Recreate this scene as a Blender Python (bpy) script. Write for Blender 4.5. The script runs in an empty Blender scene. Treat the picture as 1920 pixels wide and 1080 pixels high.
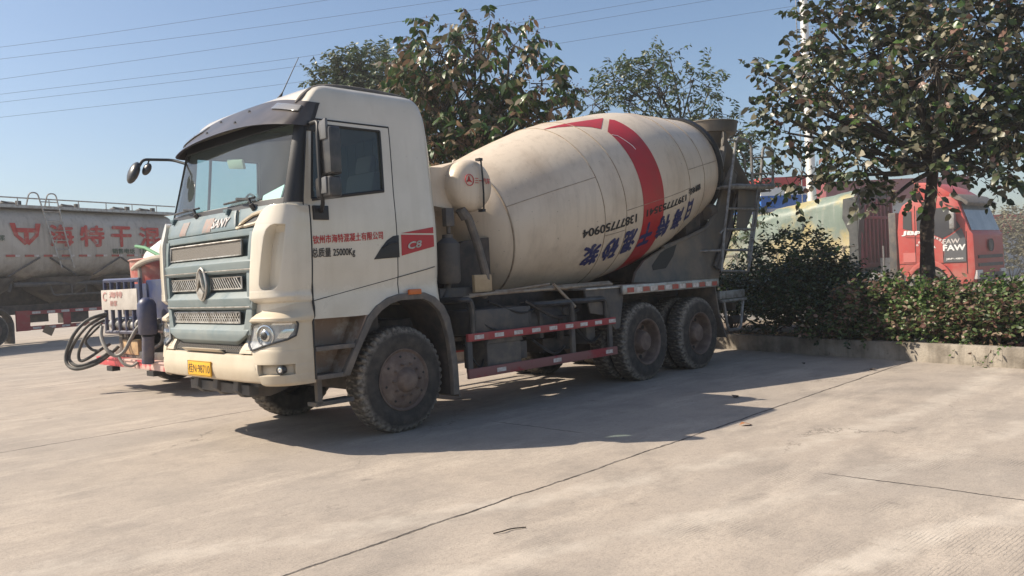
import bpy, bmesh, math, random
import numpy as np
from mathutils import Vector, Matrix
random.seed(7); RNG = np.random.default_rng(7)
sc = bpy.context.scene
COL = sc.collection
R = math.radians
PI = math.pi

# ---------------------------------------------------------------- camera
CAM = np.array([-5.12282755, -7.73682858, 1.53889984])
CR = np.array([0.69627344, -0.71617489, -0.0479253])
CU = np.array([0.04522163, -0.02286746, 0.99871522])
CF = np.array([0.71635069, 0.69754614, -0.01646459])
FPX = 1532.9
cd = bpy.data.cameras.new('camera'); co = bpy.data.objects.new('camera', cd); COL.objects.link(co)
cd.sensor_width = 36; cd.lens = FPX / 1920 * 36; cd.clip_start = .05; cd.clip_end = 3000
m = Matrix.Identity(4)
for i in range(3):
    m[i][0] = CR[i]; m[i][1] = CU[i]; m[i][2] = -CF[i]; m[i][3] = CAM[i]
co.matrix_world = m
sc.camera = co

# ---------------------------------------------------------------- sky and sun
SUN_DIR = np.array([-.74, .776, 1.0]); SUN_DIR /= np.linalg.norm(SUN_DIR)
EL = math.asin(SUN_DIR[2]); ROT = math.atan2(SUN_DIR[0], SUN_DIR[1])
w = bpy.data.worlds.new('World'); sc.world = w; w.use_nodes = True
nt = w.node_tree; bg = nt.nodes['Background']
sky = nt.nodes.new('ShaderNodeTexSky'); sky.sky_type = 'NISHITA'; sky.sun_disc = False
sky.sun_elevation = EL; sky.sun_rotation = ROT; sky.altitude = 20; sky.air_density = 1.0; sky.dust_density = 1.6; sky.ozone_density = 2.2
nt.links.new(sky.outputs[0], bg.inputs[0]); bg.inputs[1].default_value = .1
sl = bpy.data.lights.new('sun', 'SUN'); so = bpy.data.objects.new('sun', sl); COL.objects.link(so)
sl.energy = 5.0; sl.angle = R(.5); sl.color = (1.0, .89, .74)
so.rotation_euler = Vector(SUN_DIR).to_track_quat('Z', 'Y').to_euler(); so.location = (-20, 20, 30)
sc.view_settings.view_transform = 'Standard'; sc.view_settings.look = 'None'
sc.view_settings.exposure = 0.56; sc.view_settings.gamma = 1
sc.render.engine = 'CYCLES'
sc.cycles.use_denoising = True
sc.cycles.max_bounces = 8; sc.cycles.transparent_max_bounces = 16
sc.cycles.sample_clamp_indirect = 6

# ---------------------------------------------------------------- helpers
def ray(px, py): return CF * FPX + CR * (px - 960) - CU * (py - 540)
def at(px, py, d): return CAM + ray(px, py) / FPX * d
def on(ax, v, px, py):
    d = ray(px, py); return CAM + d * ((v - CAM[ax]) / d[ax])
def ony(y, px, py): return on(1, y, px, py)

def ip(z, a, b): return float(np.interp(z, a, b))

def setp(o, label=None, cat=None, group=None, kind=None):
    if label: o['label'] = label
    if cat: o['category'] = cat
    if group: o['group'] = group
    if kind: o['kind'] = kind
    return o
def empty(name, loc=(0, 0, 0), rz=0, parent=None):
    o = bpy.data.objects.new(name, None); COL.objects.link(o); o.location = loc; o.rotation_euler[2] = rz
    o.empty_display_size = .2
    if parent: o.parent = parent
    return o

class MB:
    def __init__(s): s.v = []; s.f = []
    def add(s, vs, fs):
        b = len(s.v); s.v.extend([tuple(map(float, p)) for p in vs]); s.f.extend([tuple(b + i for i in f) for f in fs]); return s
    def box(s, c, d, rot=None):
        hx, hy, hz = d[0] / 2, d[1] / 2, d[2] / 2
        vs = [Vector((x, y, z)) for x in (-hx, hx) for y in (-hy, hy) for z in (-hz, hz)]
        if rot is not None: vs = [rot @ p for p in vs]
        vs = [p + Vector(c) for p in vs]
        return s.add(vs, [(0, 1, 3, 2), (4, 6, 7, 5), (0, 4, 5, 1), (2, 3, 7, 6), (0, 2, 6, 4), (1, 5, 7, 3)])
    def b2(s, a, b):
        a = np.array(a, float); b = np.array(b, float); return s.box((a + b) / 2, np.abs(b - a))
    def tube(s, pts, r, n=8, closed=False, caps=True):
        P = [Vector(p) for p in pts]; k = len(P)
        rr = r if hasattr(r, '__len__') else [r] * k
        T = []
        for i in range(k):
            a = P[(i - 1) % k] if (closed or i > 0) else P[i]; b = P[(i + 1) % k] if (closed or i < k - 1) else P[i]
            t = (b - a); T.append(t.normalized() if t.length > 1e-9 else Vector((0, 0, 1)))
        u = T[0].orthogonal().normalized(); vs = []
        for i in range(k):
            u = (u - T[i] * u.dot(T[i]));
            u = u.normalized() if u.length > 1e-6 else T[i].orthogonal().normalized()
            w_ = T[i].cross(u)
            for j in range(n):
                a = 2 * PI * j / n; vs.append(P[i] + (u * math.cos(a) + w_ * math.sin(a)) * rr[i])
        fs = []
        for i in range(k if closed else k - 1):
            for j in range(n):
                i2 = (i + 1) % k; j2 = (j + 1) % n
                fs.append((i * n + j, i * n + j2, i2 * n + j2, i2 * n + j))
        if caps and not closed:
            fs.append(tuple(range(n - 1, -1, -1))); fs.append(tuple((k - 1) * n + j for j in range(n)))
        return s.add(vs, fs)
    def lathe(s, prof, o, ax, n=48, mod=None, up=None):
        # prof: (s along axis, radius)
        o = Vector(o); ax = Vector(ax).normalized(); u = Vector(up) if up is not None else ax.orthogonal().normalized(); w_ = ax.cross(u)
        vs = []; k = len(prof)
        for i, (a, r) in enumerate(prof):
            for j in range(n):
                th = 2 * PI * j / n; rr = r + (mod(i, j) if mod else 0)
                vs.append(o + ax * a + (u * math.cos(th) + w_ * math.sin(th)) * rr)
        fs = []
        for i in range(k - 1):
            for j in range(n):
                j2 = (j + 1) % n; fs.append((i * n + j, i * n + j2, (i + 1) * n + j2, (i + 1) * n + j))
        return s.add(vs, fs)
    def prism(s, poly, f, a, b):
        # poly of 2-D points, f(p, t) -> 3-D point, extruded from t=a to t=b
        n = len(poly); vs = [f(p, a) for p in poly] + [f(p, b) for p in poly]
        fs = [tuple(range(n - 1, -1, -1)), tuple(range(n, 2 * n))] + [(i, (i + 1) % n, n + (i + 1) % n, n + i) for i in range(n)]
        return s.add(vs, fs)
    def grid(s, G, closeu=False):
        a = len(G); b = len(G[0]); vs = [p for r_ in G for p in r_]
        fs = [(i * b + j, i * b + (j + 1) % b, (i + 1) * b + (j + 1) % b, (i + 1) * b + j) for i in range(a - 1) for j in range(b if closeu else b - 1)]
        return s.add(vs, fs)
    def slab(s, Go, Gi):
        # closed slab between an outer and an inner point grid
        a = len(Go); b = len(Go[0]); N = a * b
        vs = [p for r_ in Go for p in r_] + [p for r_ in Gi for p in r_]; fs = []
        q = lambda i, j: i * b + j
        for i in range(a - 1):
            for j in range(b - 1):
                fs.append((q(i, j), q(i, j + 1), q(i + 1, j + 1), q(i + 1, j)))
                fs.append((N + q(i, j), N + q(i + 1, j), N + q(i + 1, j + 1), N + q(i, j + 1)))
        for j in range(b - 1):
            fs.append((q(0, j), N + q(0, j), N + q(0, j + 1), q(0, j + 1))); fs.append((q(a - 1, j), q(a - 1, j + 1), N + q(a - 1, j + 1), N + q(a - 1, j)))
        for i in range(a - 1):
            fs.append((q(i, 0), q(i + 1, 0), N + q(i + 1, 0), N + q(i, 0))); fs.append((q(i, b - 1), N + q(i, b - 1), N + q(i + 1, b - 1), q(i + 1, b - 1)))
        return s.add(vs, fs)
    def build(s, name, mat, parent=None, bevel=0, angle=35, seg=2, weld=True):
        me = bpy.data.meshes.new(name)
        bm = bmesh.new()
        V_ = [bm.verts.new(p) for p in s.v]
        for f in s.f:
            try: bm.faces.new([V_[i] for i in f])
            except ValueError: pass
        if weld: bmesh.ops.remove_doubles(bm, verts=bm.verts, dist=1e-5)
        bmesh.ops.recalc_face_normals(bm, faces=bm.faces)
        if bevel:
            es = [e for e in bm.edges if len(e.link_faces) == 2 and e.calc_face_angle(0) > R(angle)]
            bmesh.ops.bevel(bm, geom=es, offset=bevel, segments=seg, affect='EDGES', profile=.6, clamp_overlap=True)
        bm.to_mesh(me); bm.free()
        for p in me.polygons: p.use_smooth = True
        me.set_sharp_from_angle(angle=R(angle))
        me.materials.append(mat)
        o = bpy.data.objects.new(name, me); COL.objects.link(o)
        if parent: o.parent = parent
        return o
def boxes(name, mt, parent, L_, bevel=0):
    # one object per box, from pairs of opposite corners
    for a, b in L_: MB().b2(a, b).build(name, mt, parent, bevel=bevel)
def arc_pts(c, r, a0, a1, n, f): return [f(c[0] + r * math.cos(a0 + (a1 - a0) * i / n), c[1] + r * math.sin(a0 + (a1 - a0) * i / n)) for i in range(n + 1)]
def fillet(pts, r, n=5):
    P = [Vector(p) for p in pts]; out = [P[0]]
    for i in range(1, len(P) - 1):
        a = P[i - 1] - P[i]; b = P[i + 1] - P[i]; d = min(r, a.length * .49, b.length * .49)
        p0 = P[i] + a.normalized() * d; p1 = P[i] + b.normalized() * d
        for k in range(n + 1):
            t = k / n; out.append(p0 * (1 - t) ** 2 + P[i] * 2 * t * (1 - t) + p1 * t * t)
    out.append(P[-1]); return out
def smooth(pts, n=6):
    P = [Vector(p) for p in pts]; out = []
    for i in range(len(P) - 1):
        p0 = P[max(i - 1, 0)]; p1 = P[i]; p2 = P[i + 1]; p3 = P[min(i + 2, len(P) - 1)]
        for k in range(n):
            t = k / n
            out.append(.5 * ((2 * p1) + (p2 - p0) * t + (2 * p0 - 5 * p1 + 4 * p2 - p3) * t * t + (3 * p1 - p0 - 3 * p2 + p3) * t ** 3))
    out.append(P[-1]); return out

# ---------------------------------------------------------------- lettering
_tc = {}
def text_raw(body):
    if body in _tc: return _tc[body]
    cu = bpy.data.curves.new('lettering', 'FONT'); cu.body = body; cu.size = 1; cu.resolution_u = 3
    o = bpy.data.objects.new('lettering', cu); COL.objects.link(o)
    dg = bpy.context.evaluated_depsgraph_get(); dg.update()
    me = bpy.data.meshes.new_from_object(o.evaluated_get(dg))
    v = np.array([p.co[:2] for p in me.vertices]); f = [tuple(p.vertices) for p in me.polygons]
    bpy.data.objects.remove(o); bpy.data.meshes.remove(me); bpy.data.curves.remove(cu)
    mn = v.min(0); sz = v.max(0) - mn; v = (v - mn) / sz
    _tc[body] = (v, f, sz); return _tc[body]
def letter(mb, body, f, bold=0.0, maxlen=None):
    # f(u, v) with u, v in 0..1 over the bounding box of the text; bold strokes are laid as shifted leaves a hair apart
    v, fs, sz = text_raw(body)
    if maxlen:
        bm = bmesh.new(); V_ = [bm.verts.new((p[0], p[1], 0)) for p in v]
        for q in fs:
            try: bm.faces.new([V_[i] for i in q])
            except ValueError: pass
        bmesh.ops.triangulate(bm, faces=bm.faces)
        for _ in range(3):
            es = [e for e in bm.edges if (e.verts[0].co - e.verts[1].co).to_2d().length > maxlen]
            if not es: break
            bmesh.ops.subdivide_edges(bm, edges=es, cuts=1); bmesh.ops.triangulate(bm, faces=bm.faces)
        bm.verts.index_update(); v = np.array([(p.co.x, p.co.y) for p in bm.verts]); fs = [tuple(q.index for q in g.verts) for g in bm.faces]; bm.free()
    c = [np.array(f(a, b), float) for a, b in ((.5, .5), (.51, .5), (.5, .51))]; n = np.cross(c[1] - c[0], c[2] - c[0]); n = n / max(np.linalg.norm(n), 1e-12)
    sh = [(0, 0)] if bold <= 0 else [(0, 0), (1, 0), (-1, 0), (0, 1), (0, -1), (.7, .7), (-.7, -.7)]
    bx, by = bold / sz[0], bold / sz[1]
    for k, (a, b) in enumerate(sh):
        mb.add([np.array(f((p[0] + a * bx) / (1 + 2 * bx) + bx / (1 + 2 * bx), (p[1] + b * by) / (1 + 2 * by) + by / (1 + 2 * by)), float) + n * k * .0006 for p in v], fs)
    return mb
def flat_text(mb, body, o, u, v, bold=0.0):
    o = np.array(o, float); u = np.array(u, float); v = np.array(v, float)
    return letter(mb, body, lambda a, b: o + u * a + v * b, bold)

# ---------------------------------------------------------------- materials
def mat(name, col, rough=.5, metal=0, col2=None, scale=3.0, lo=.42, hi=.68, detail=6, bump=0, bscale=30, dust=None, dtop=1.0, dbot=.2, damt=.8, coat=0, spec=.5, streak=None, radial=None, spots=None):
    m_ = bpy.data.materials.new(name); m_.use_nodes = True; n = m_.node_tree; b = n.nodes['Principled BSDF']; L = n.links.new
    b.inputs['Roughness'].default_value = rough; b.inputs['Metallic'].default_value = metal
    b.inputs['Specular IOR Level'].default_value = spec; b.inputs['Coat Weight'].default_value = coat; b.inputs['Coat Roughness'].default_value = .12
    rgb = n.nodes.new('ShaderNodeRGB'); rgb.outputs[0].default_value = (*col, 1); cur = rgb.outputs[0]
    tc = n.nodes.new('ShaderNodeTexCoord'); geo = n.nodes.new('ShaderNodeNewGeometry')
    def noise(sc_, det=6, vec=None, ro=.6):
        q = n.nodes.new('ShaderNodeTexNoise'); q.inputs['Scale'].default_value = sc_; q.inputs['Detail'].default_value = det; q.inputs['Roughness'].default_value = ro
        L(vec if vec is not None else geo.outputs['Position'], q.inputs['Vector']); return q.outputs[0]
    def ramp(v, a, c_, x0=0., x1=1.):
        q = n.nodes.new('ShaderNodeMapRange'); q.inputs[1].default_value = a; q.inputs[2].default_value = c_; q.inputs[3].default_value = x0; q.inputs[4].default_value = x1; L(v, q.inputs[0]); return q.outputs[0]
    def mix(f, A, B):
        q = n.nodes.new('ShaderNodeMix'); q.data_type = 'RGBA'; L(f, q.inputs[0]); L(A, q.inputs[6])
        if isinstance(B, tuple): q.inputs[7].default_value = (*B, 1)
        else: L(B, q.inputs[7])
        return q.outputs[2]
    def math_(op, A, B):
        q = n.nodes.new('ShaderNodeMath'); q.operation = op; L(A, q.inputs[0])
        if isinstance(B, (int, float)): q.inputs[1].default_value = B
        else: L(B, q.inputs[1])
        return q.outputs[0]
    if col2: cur = mix(ramp(noise(scale, detail), lo, hi), cur, col2)
    if streak:
        mp = n.nodes.new('ShaderNodeMapping'); mp.inputs['Scale'].default_value = (9, 9, .7); L(geo.outputs['Position'], mp.inputs[0])
        cur = mix(ramp(noise(1.0, 5, mp.outputs[0]), .5, .78, 0, streak[1]), cur, streak[0])
    if spots: cur = mix(ramp(noise(spots[1], 3), spots[2], spots[2] + .05, 0, spots[3]), cur, spots[0])
    if radial:
        ln = n.nodes.new('ShaderNodeVectorMath'); ln.operation = 'LENGTH'; mp2 = n.nodes.new('ShaderNodeMapping'); mp2.inputs['Scale'].default_value = (1, 0, 1); L(tc.outputs['Object'], mp2.inputs[0]); L(mp2.outputs[0], ln.inputs[0])
        cur = mix(math_('MULTIPLY', math_('MULTIPLY', ramp(ln.outputs['Value'], radial[0], radial[1]), ramp(ln.outputs['Value'], .532, .541, 1, .18)), ramp(noise(26, 9), .36, .6, .1, 1)), cur, radial[2])
    if dust:
        sx = n.nodes.new('ShaderNodeSeparateXYZ'); L(geo.outputs['Position'], sx.inputs[0])
        h = ramp(sx.outputs[2], dbot, dtop, 1, 0); h = math_('MULTIPLY', h, ramp(noise(5, 8), .3, .62)); cur = mix(math_('MULTIPLY', h, damt), cur, dust)
        L(ramp(h, 0, 1, rough, max(rough, .85)), b.inputs['Roughness'])
    L(cur, b.inputs['Base Color'])
    if bump:
        bp = n.nodes.new('ShaderNodeBump'); bp.inputs['Strength'].default_value = bump; bp.inputs['Distance'].default_value = .02
        L(noise(bscale, 6), bp.inputs['Height']); L(bp.outputs[0], b.inputs['Normal'])
    return m_
def leafmat(name, cols, rough=.45, trans=.25):
    m_ = bpy.data.materials.new(name); m_.use_nodes = True; n = m_.node_tree; b = n.nodes['Principled BSDF']; L = n.links.new
    g = n.nodes.new('ShaderNodeNewGeometry'); r_ = n.nodes.new('ShaderNodeValToRGB'); L(g.outputs['Random Per Island'], r_.inputs[0])
    e = r_.color_ramp.elements; r_.color_ramp.interpolation = 'CONSTANT'
    for i, (p, c_) in enumerate(cols):
        q = e[i] if i < 2 else e.new(p)
        q.position = p; q.color = (*c_, 1)
    L(r_.outputs[0], b.inputs['Base Color']); b.inputs['Roughness'].default_value = rough; b.inputs['Specular IOR Level'].default_value = .4
    t = n.nodes.new('ShaderNodeBsdfTranslucent'); L(r_.outputs[0], t.inputs[0]); mx = n.nodes.new('ShaderNodeMixShader'); mx.inputs[0].default_value = trans
    L(b.outputs[0], mx.inputs[1]); L(t.outputs[0], mx.inputs[2]); L(mx.outputs[0], n.nodes['Material Output'].inputs[0]); return m_
def glassmat(name, tint, rough=.02, refl=1.0, film=1.0):
    m_ = bpy.data.materials.new(name); m_.use_nodes = True; n = m_.node_tree; L = n.links.new; n.nodes.remove(n.nodes['Principled BSDF'])
    t = n.nodes.new('ShaderNodeBsdfTransparent'); t.inputs[0].default_value = (*tint, 1); g = n.nodes.new('ShaderNodeBsdfGlossy'); g.inputs['Roughness'].default_value = rough
    lw = n.nodes.new('ShaderNodeLayerWeight'); pw = n.nodes.new('ShaderNodeMath'); pw.operation = 'POWER'; L(lw.outputs['Facing'], pw.inputs[0]); pw.inputs[1].default_value = 4.5; k = n.nodes.new('ShaderNodeMath'); k.operation = 'MULTIPLY_ADD'; k.use_clamp = True; L(pw.outputs[0], k.inputs[0]); k.inputs[1].default_value = .9 * refl; k.inputs[2].default_value = .05 * refl
    # thin dusty film
    d = n.nodes.new('ShaderNodeBsdfDiffuse'); d.inputs[0].default_value = (.5, .56, .55, 1); nz = n.nodes.new('ShaderNodeTexNoise'); nz.inputs['Scale'].default_value = 3; nz.inputs['Detail'].default_value = 5
    ge = n.nodes.new('ShaderNodeNewGeometry'); L(ge.outputs['Position'], nz.inputs['Vector']); mr = n.nodes.new('ShaderNodeMapRange'); mr.inputs[3].default_value = .02 * film; mr.inputs[4].default_value = .13 * film; L(nz.outputs[0], mr.inputs[0])
    m1 = n.nodes.new('ShaderNodeMixShader'); L(mr.outputs[0], m1.inputs[0]); L(t.outputs[0], m1.inputs[1]); L(d.outputs[0], m1.inputs[2])
    m2 = n.nodes.new('ShaderNodeMixShader'); L(k.outputs[0], m2.inputs[0]); L(m1.outputs[0], m2.inputs[1]); L(g.outputs[0], m2.inputs[2]); L(m2.outputs[0], n.nodes['Material Output'].inputs[0]); return m_

DUST = (.33, .27, .21)
m_cab = mat('cream_cab_paint', (.64, .585, .485), .24, col2=(.57, .52, .425), scale=1.6, coat=.5, dust=(.42, .35, .26), dtop=1.6, dbot=.6, damt=.6, streak=((.5, .44, .34), .35), spots=((.42, .35, .26), 30, .7, .6))
m_bump = mat('cream_bumper_plastic', (.57, .495, .375), .4, col2=(.5, .42, .31), scale=3, dust=(.42, .33, .22), dtop=.8, dbot=.62, damt=.8)
m_teal = mat('grey_teal_paint', (.13, .175, .182), .34, col2=(.165, .205, .208), scale=2.5, coat=.15, dust=(.4, .38, .33), dtop=2.6, dbot=.9, damt=.25)
m_tealD = mat('dark_teal_paint', (.085, .135, .15), .4, dust=(.35, .33, .29), dtop=2.6, dbot=.9, damt=.2)
m_visor = mat('brown_grey_visor_plastic', (.05, .042, .038), .3, col2=(.085, .07, .062), scale=4)
m_black = mat('black_rubber', (.012, .012, .013), .5)
m_blackp = mat('black_mirror_plastic', (.03, .03, .032), .35, col2=(.07, .065, .06), scale=8)
m_dark = mat('dark_interior', (.035, .035, .035), .8)
m_int = mat('grey_interior', (.16, .15, .14), .8)
m_grill = mat('grille_metal', (.5, .48, .44), .4, .5, col2=(.25, .22, .18), scale=12)
m_grillM = mat('dusty_grille_mesh', (.16, .145, .125), .6, .3, bump=.4, bscale=160)
m_chrome = mat('chrome', (.75, .75, .74), .12, 1)
m_steel = mat('worn_galvanised_steel', (.42, .42, .41), .42, .7, col2=(.25, .22, .19), scale=9)
m_pipe = mat('dull_grey_tube', (.29, .285, .27), .5, .4, col2=(.13, .11, .095), scale=9)
m_chass = mat('dirty_chassis_steel', (.03, .027, .026), .75, col2=(.105, .08, .062), scale=5, lo=.35, hi=.7)
m_chass2 = mat('grey_dirty_steel', (.075, .072, .07), .7, col2=(.15, .125, .1), scale=4, bump=.1)
m_step = mat('muddy_step_panel', (.28, .2, .15), .8, col2=(.5, .45, .38), scale=6, lo=.5, hi=.72)
m_flare = mat('grey_rubber_flare', (.105, .095, .085), .65, col2=(.19, .155, .125), scale=8)
m_tyre = mat('dusty_tyre_rubber', (.034, .03, .027), .85, col2=(.1, .085, .07), scale=9, lo=.4, hi=.8, bump=.25, bscale=60, radial=(.455, .505, (.27, .24, .2)))
m_tread = m_tyre
m_rim = mat('muddy_wheel_rim', (.125, .087, .07), .7, col2=(.21, .155, .12), scale=9, bump=.15)
m_drum = mat('cream_drum_paint', (.62, .52, .4), .42, col2=(.46, .36, .26), scale=1.3, lo=.48, hi=.8, detail=9, bump=.06, bscale=22, streak=((.3, .24, .17), .4), coat=.1, spots=((.2, .16, .12), 24, .69, .8))
m_weld = mat('rusty_weld', (.33, .27, .2), .7, col2=(.22, .15, .1), scale=10)
m_red = mat('red_paint', (.42, .02, .025), .4, col2=(.34, .03, .03), scale=4)
m_redd = mat('dirty_red_rail', (.24, .1, .09), .65, col2=(.3, .03, .035), scale=2.6, lo=.52, hi=.58)
m_redf = mat('faded_red_paint', (.36, .035, .04), .5, col2=(.3, .1, .08), scale=6, lo=.45, hi=.75)
m_refl = mat('white_reflector', (.62, .58, .55), .35, col2=(.4, .34, .3), scale=20)
m_reflr = mat('red_reflector', (.42, .05, .035), .4, col2=(.3, .12, .08), scale=20)
m_blue = mat('blue_stencil_paint', (.018, .022, .11), .6, col2=(.08, .08, .14), scale=9, lo=.5, hi=.75)
m_blackt = mat('black_stencil_paint', (.02, .018, .018), .6)
m_redt = mat('red_lettering', (.5, .03, .03), .5)
m_white = mat('white_lettering', (.78, .76, .72), .5)
m_plate = mat('yellow_plate', (.75, .4, .02), .45)
m_orange = mat('orange_lamp', (.55, .13, .02), .3)
m_glass = glassmat('tinted_windscreen', (.72, .93, .9), refl=1.0)
m_glassd = glassmat('tinted_side_glass', (.62, .7, .7), refl=1.0, film=.35)
m_lens = glassmat('clear_lens', (.95, .96, .96), refl=1.0, film=.1)
m_pap = mat('paper', (.75, .76, .74), .7)
# ================================================================ GROUND
def concrete():
    m_ = bpy.data.materials.new('yard_concrete'); m_.use_nodes = True; n = m_.node_tree; b = n.nodes['Principled BSDF']; L = n.links.new
    geo = n.nodes.new('ShaderNodeNewGeometry'); pos = geo.outputs['Position']; sx = n.nodes.new('ShaderNodeSeparateXYZ'); L(pos, sx.inputs[0]); X, Y = sx.outputs[0], sx.outputs[1]
    def noise(s, d=8, vec=None, ro=.6):
        q = n.nodes.new('ShaderNodeTexNoise'); q.inputs['Scale'].default_value = s; q.inputs['Detail'].default_value = d; q.inputs['Roughness'].default_value = ro; L(vec if vec is not None else pos, q.inputs['Vector']); return q.outputs[0]
    def mp(sc_, rz=0):
        q = n.nodes.new('ShaderNodeMapping'); q.inputs['Scale'].default_value = sc_; q.inputs['Rotation'].default_value = (0, 0, rz); L(pos, q.inputs[0]); return q.outputs[0]
    def rg(v, a, c, x0=0., x1=1.):
        q = n.nodes.new('ShaderNodeMapRange'); q.inputs[1].default_value = a; q.inputs[2].default_value = c; q.inputs[3].default_value = x0; q.inputs[4].default_value = x1; L(v, q.inputs[0]); return q.outputs[0]
    def op(o, A, B=None):
        q = n.nodes.new('ShaderNodeMath'); q.operation = o
        for i, v in enumerate((A, B)):
            if v is None: continue
            if isinstance(v, (int, float)): q.inputs[i].default_value = v
            else: L(v, q.inputs[i])
        return q.outputs[0]
    def mix(f, A, B):
        q = n.nodes.new('ShaderNodeMix'); q.data_type = 'RGBA'; L(f, q.inputs[0])
        for i, v in ((6, A), (7, B)):
            if isinstance(v, tuple): q.inputs[i].default_value = (*v, 1)
            else: L(v, q.inputs[i])
        return q.outputs[2]
    c = mix(rg(noise(.35, 8), .35, .68), (.40, .34, .28), (.33, .29, .25))
    c = mix(rg(noise(1.6, 9, None, .7), .46, .7, 0, .75), c, (.25, .22, .19))
    c = mix(rg(noise(1.0, 8, mp((.5, 1.7, 1), .25), .72), .5, .68, 0, .8), c, (.5, .43, .355))     # pale scuffs along the wheel tracks
    c = mix(rg(noise(60, 5, None, .75), .5, .66, 0, .55), c, (.2, .178, .155))
    c = mix(rg(noise(19, 10, None, .8), .5, .64, 0, .5), c, (.24, .21, .18))
    c = mix(rg(noise(9, 9, None, .75), .62, .74, 0, .6), c, (.5, .45, .38))
    c = mix(rg(noise(2.3, 5), .665, .72, 0, .5), c, (.15, .13, .115))
    c = mix(rg(noise(31, 2), .72, .76, 0, .7), c, (.13, .115, .1))
    # pale curved tyre tracks swept over the yard
    def track(P3, wd, amt):
        nonlocal c
        (x1, y1), (x2, y2), (x3, y3) = [tuple(on(2, 0, *q)[:2]) for q in P3]
        A_ = np.array([[x2 - x1, y2 - y1], [x3 - x1, y3 - y1]]) * 2; b_ = np.array([x2**2 - x1**2 + y2**2 - y1**2, x3**2 - x1**2 + y3**2 - y1**2]); cx_, cy_ = np.linalg.solve(A_, b_); r_ = math.hypot(x1 - cx_, y1 - cy_)
        dx = op('SUBTRACT', X, float(cx_)); dy = op('SUBTRACT', Y, float(cy_)); d = op('SQRT', op('ADD', op('MULTIPLY', dx, dx), op('MULTIPLY', dy, dy)))
        f = rg(op('ABSOLUTE', op('ADD', op('SUBTRACT', d, float(r_)), op('MULTIPLY', op('SUBTRACT', noise(3, 6), .5), .5))), wd, wd * .3)
        c = mix(op('MULTIPLY', op('MULTIPLY', f, rg(noise(1.7, 9, None, .75), .36, .6)), amt), c, (.56, .5, .425))
    track(((1010, 935), (1450, 845), (1860, 700)), .2, .5); track(((1200, 1000), (1600, 900), (1915, 800)), .16, .4); track(((1560, 1075), (1720, 1010), (1915, 960)), .14, .6)
    # raked texture : fine grooves along x, present in patches
    wv = n.nodes.new('ShaderNodeTexWave'); wv.bands_direction = 'Y'; wv.inputs['Scale'].default_value = 13.0; wv.inputs['Distortion'].default_value = 3.2; wv.inputs['Detail'].default_value = 4; wv.inputs['Detail Scale'].default_value = 1.5; L(mp((1, 1, 1), R(4)), wv.inputs['Vector'])
    msk = op('MULTIPLY', rg(noise(.8, 7), .45, .62), rg(Y, -2.2, -3.4))
    msk = op('MULTIPLY', msk, rg(noise(2.6, 8, mp((.5, 1.5, 1)), .7), .42, .64))
    gr = op('MULTIPLY', rg(wv.outputs[0], .32, .12), msk)
    c = mix(op('MULTIPLY', gr, .6), c, (.17, .15, .13))
    # joints and cracks
    wob = op('MULTIPLY', op('SUBTRACT', noise(2.2, 7), .5), .09)
    wob2 = op('MULTIPLY', op('SUBTRACT', noise(14, 4), .5), .025)
    wb = op('ADD', wob, wob2); jl = None
    def line(coord, v0, w_, lim=None):
        nonlocal jl
        d = op('ABSOLUTE', op('ADD', op('SUBTRACT', coord, v0), wb)); f = rg(d, w_, w_ * .45, 0, 1)
        if lim:
            k, a, b2 = lim; f = op('MULTIPLY', f, op('MULTIPLY', rg(k, a - .1, a + .1), rg(k, b2 + .1, b2 - .1)))
        jl = f if jl is None else op('MAXIMUM', jl, f)
    Yt = op('SUBTRACT', Y, op('MULTIPLY', X, .024))
    for y0 in (-3.74, 1.76, 7.9, 14, 20, 26): line(Yt, y0, .016)
    for x0 in (-10.5, -4.9, 12): line(X, x0, .012)
    line(X, .62, .013, (Y, -9.2, -3.8 + -1.45)); line(X, .86, .011, (Y, -2.75, -1.6))
    c = mix(op('MULTIPLY', jl, rg(noise(3.3, 8, None, .75), .3, .56, .3, .95)), c, (.04, .034, .03))
    vo = n.nodes.new('ShaderNodeTexVoronoi'); vo.feature = 'DISTANCE_TO_EDGE'; vo.inputs['Scale'].default_value = .3; va = n.nodes.new('ShaderNodeVectorMath'); va.operation = 'MULTIPLY_ADD'; nv = n.nodes.new('ShaderNodeTexNoise'); nv.inputs['Scale'].default_value = 1.3; nv.inputs['Detail'].default_value = 9; nv.inputs['Roughness'].default_value = .7; L(pos, nv.inputs['Vector'])
    L(nv.outputs['Color'], va.inputs[0]); va.inputs[1].default_value = (.9, .9, .9); L(pos, va.inputs[2]); L(va.outputs[0], vo.inputs['Vector'])
    ck = op('MULTIPLY', rg(vo.outputs['Distance'], .0032, .0012), rg(noise(.55, 4), .52, .6)); c = mix(op('MULTIPLY', ck, .6), c, (.07, .06, .052))
    L(c, b.inputs['Base Color']); b.inputs['Roughness'].default_value = .85; b.inputs['Specular IOR Level'].default_value = .25
    bp = n.nodes.new('ShaderNodeBump'); bp.inputs['Strength'].default_value = .55; bp.inputs['Distance'].default_value = .012
    hh = op('SUBTRACT', op('ADD', op('MULTIPLY', noise(70, 6, None, .75), .6), noise(6, 8)), op('ADD', op('MULTIPLY', jl, 2.0), op('MULTIPLY', gr, .8))); L(hh, bp.inputs['Height']); L(bp.outputs[0], b.inputs['Normal'])
    return m_
mb = MB()
xs = [-400, -60, -20, -8, 0, 8, 20, 60, 400]
mb.grid([[(x, y, 0) for y in xs] for x in xs]); g = mb.build('ground', concrete()); setp(g, kind='structure')

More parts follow.
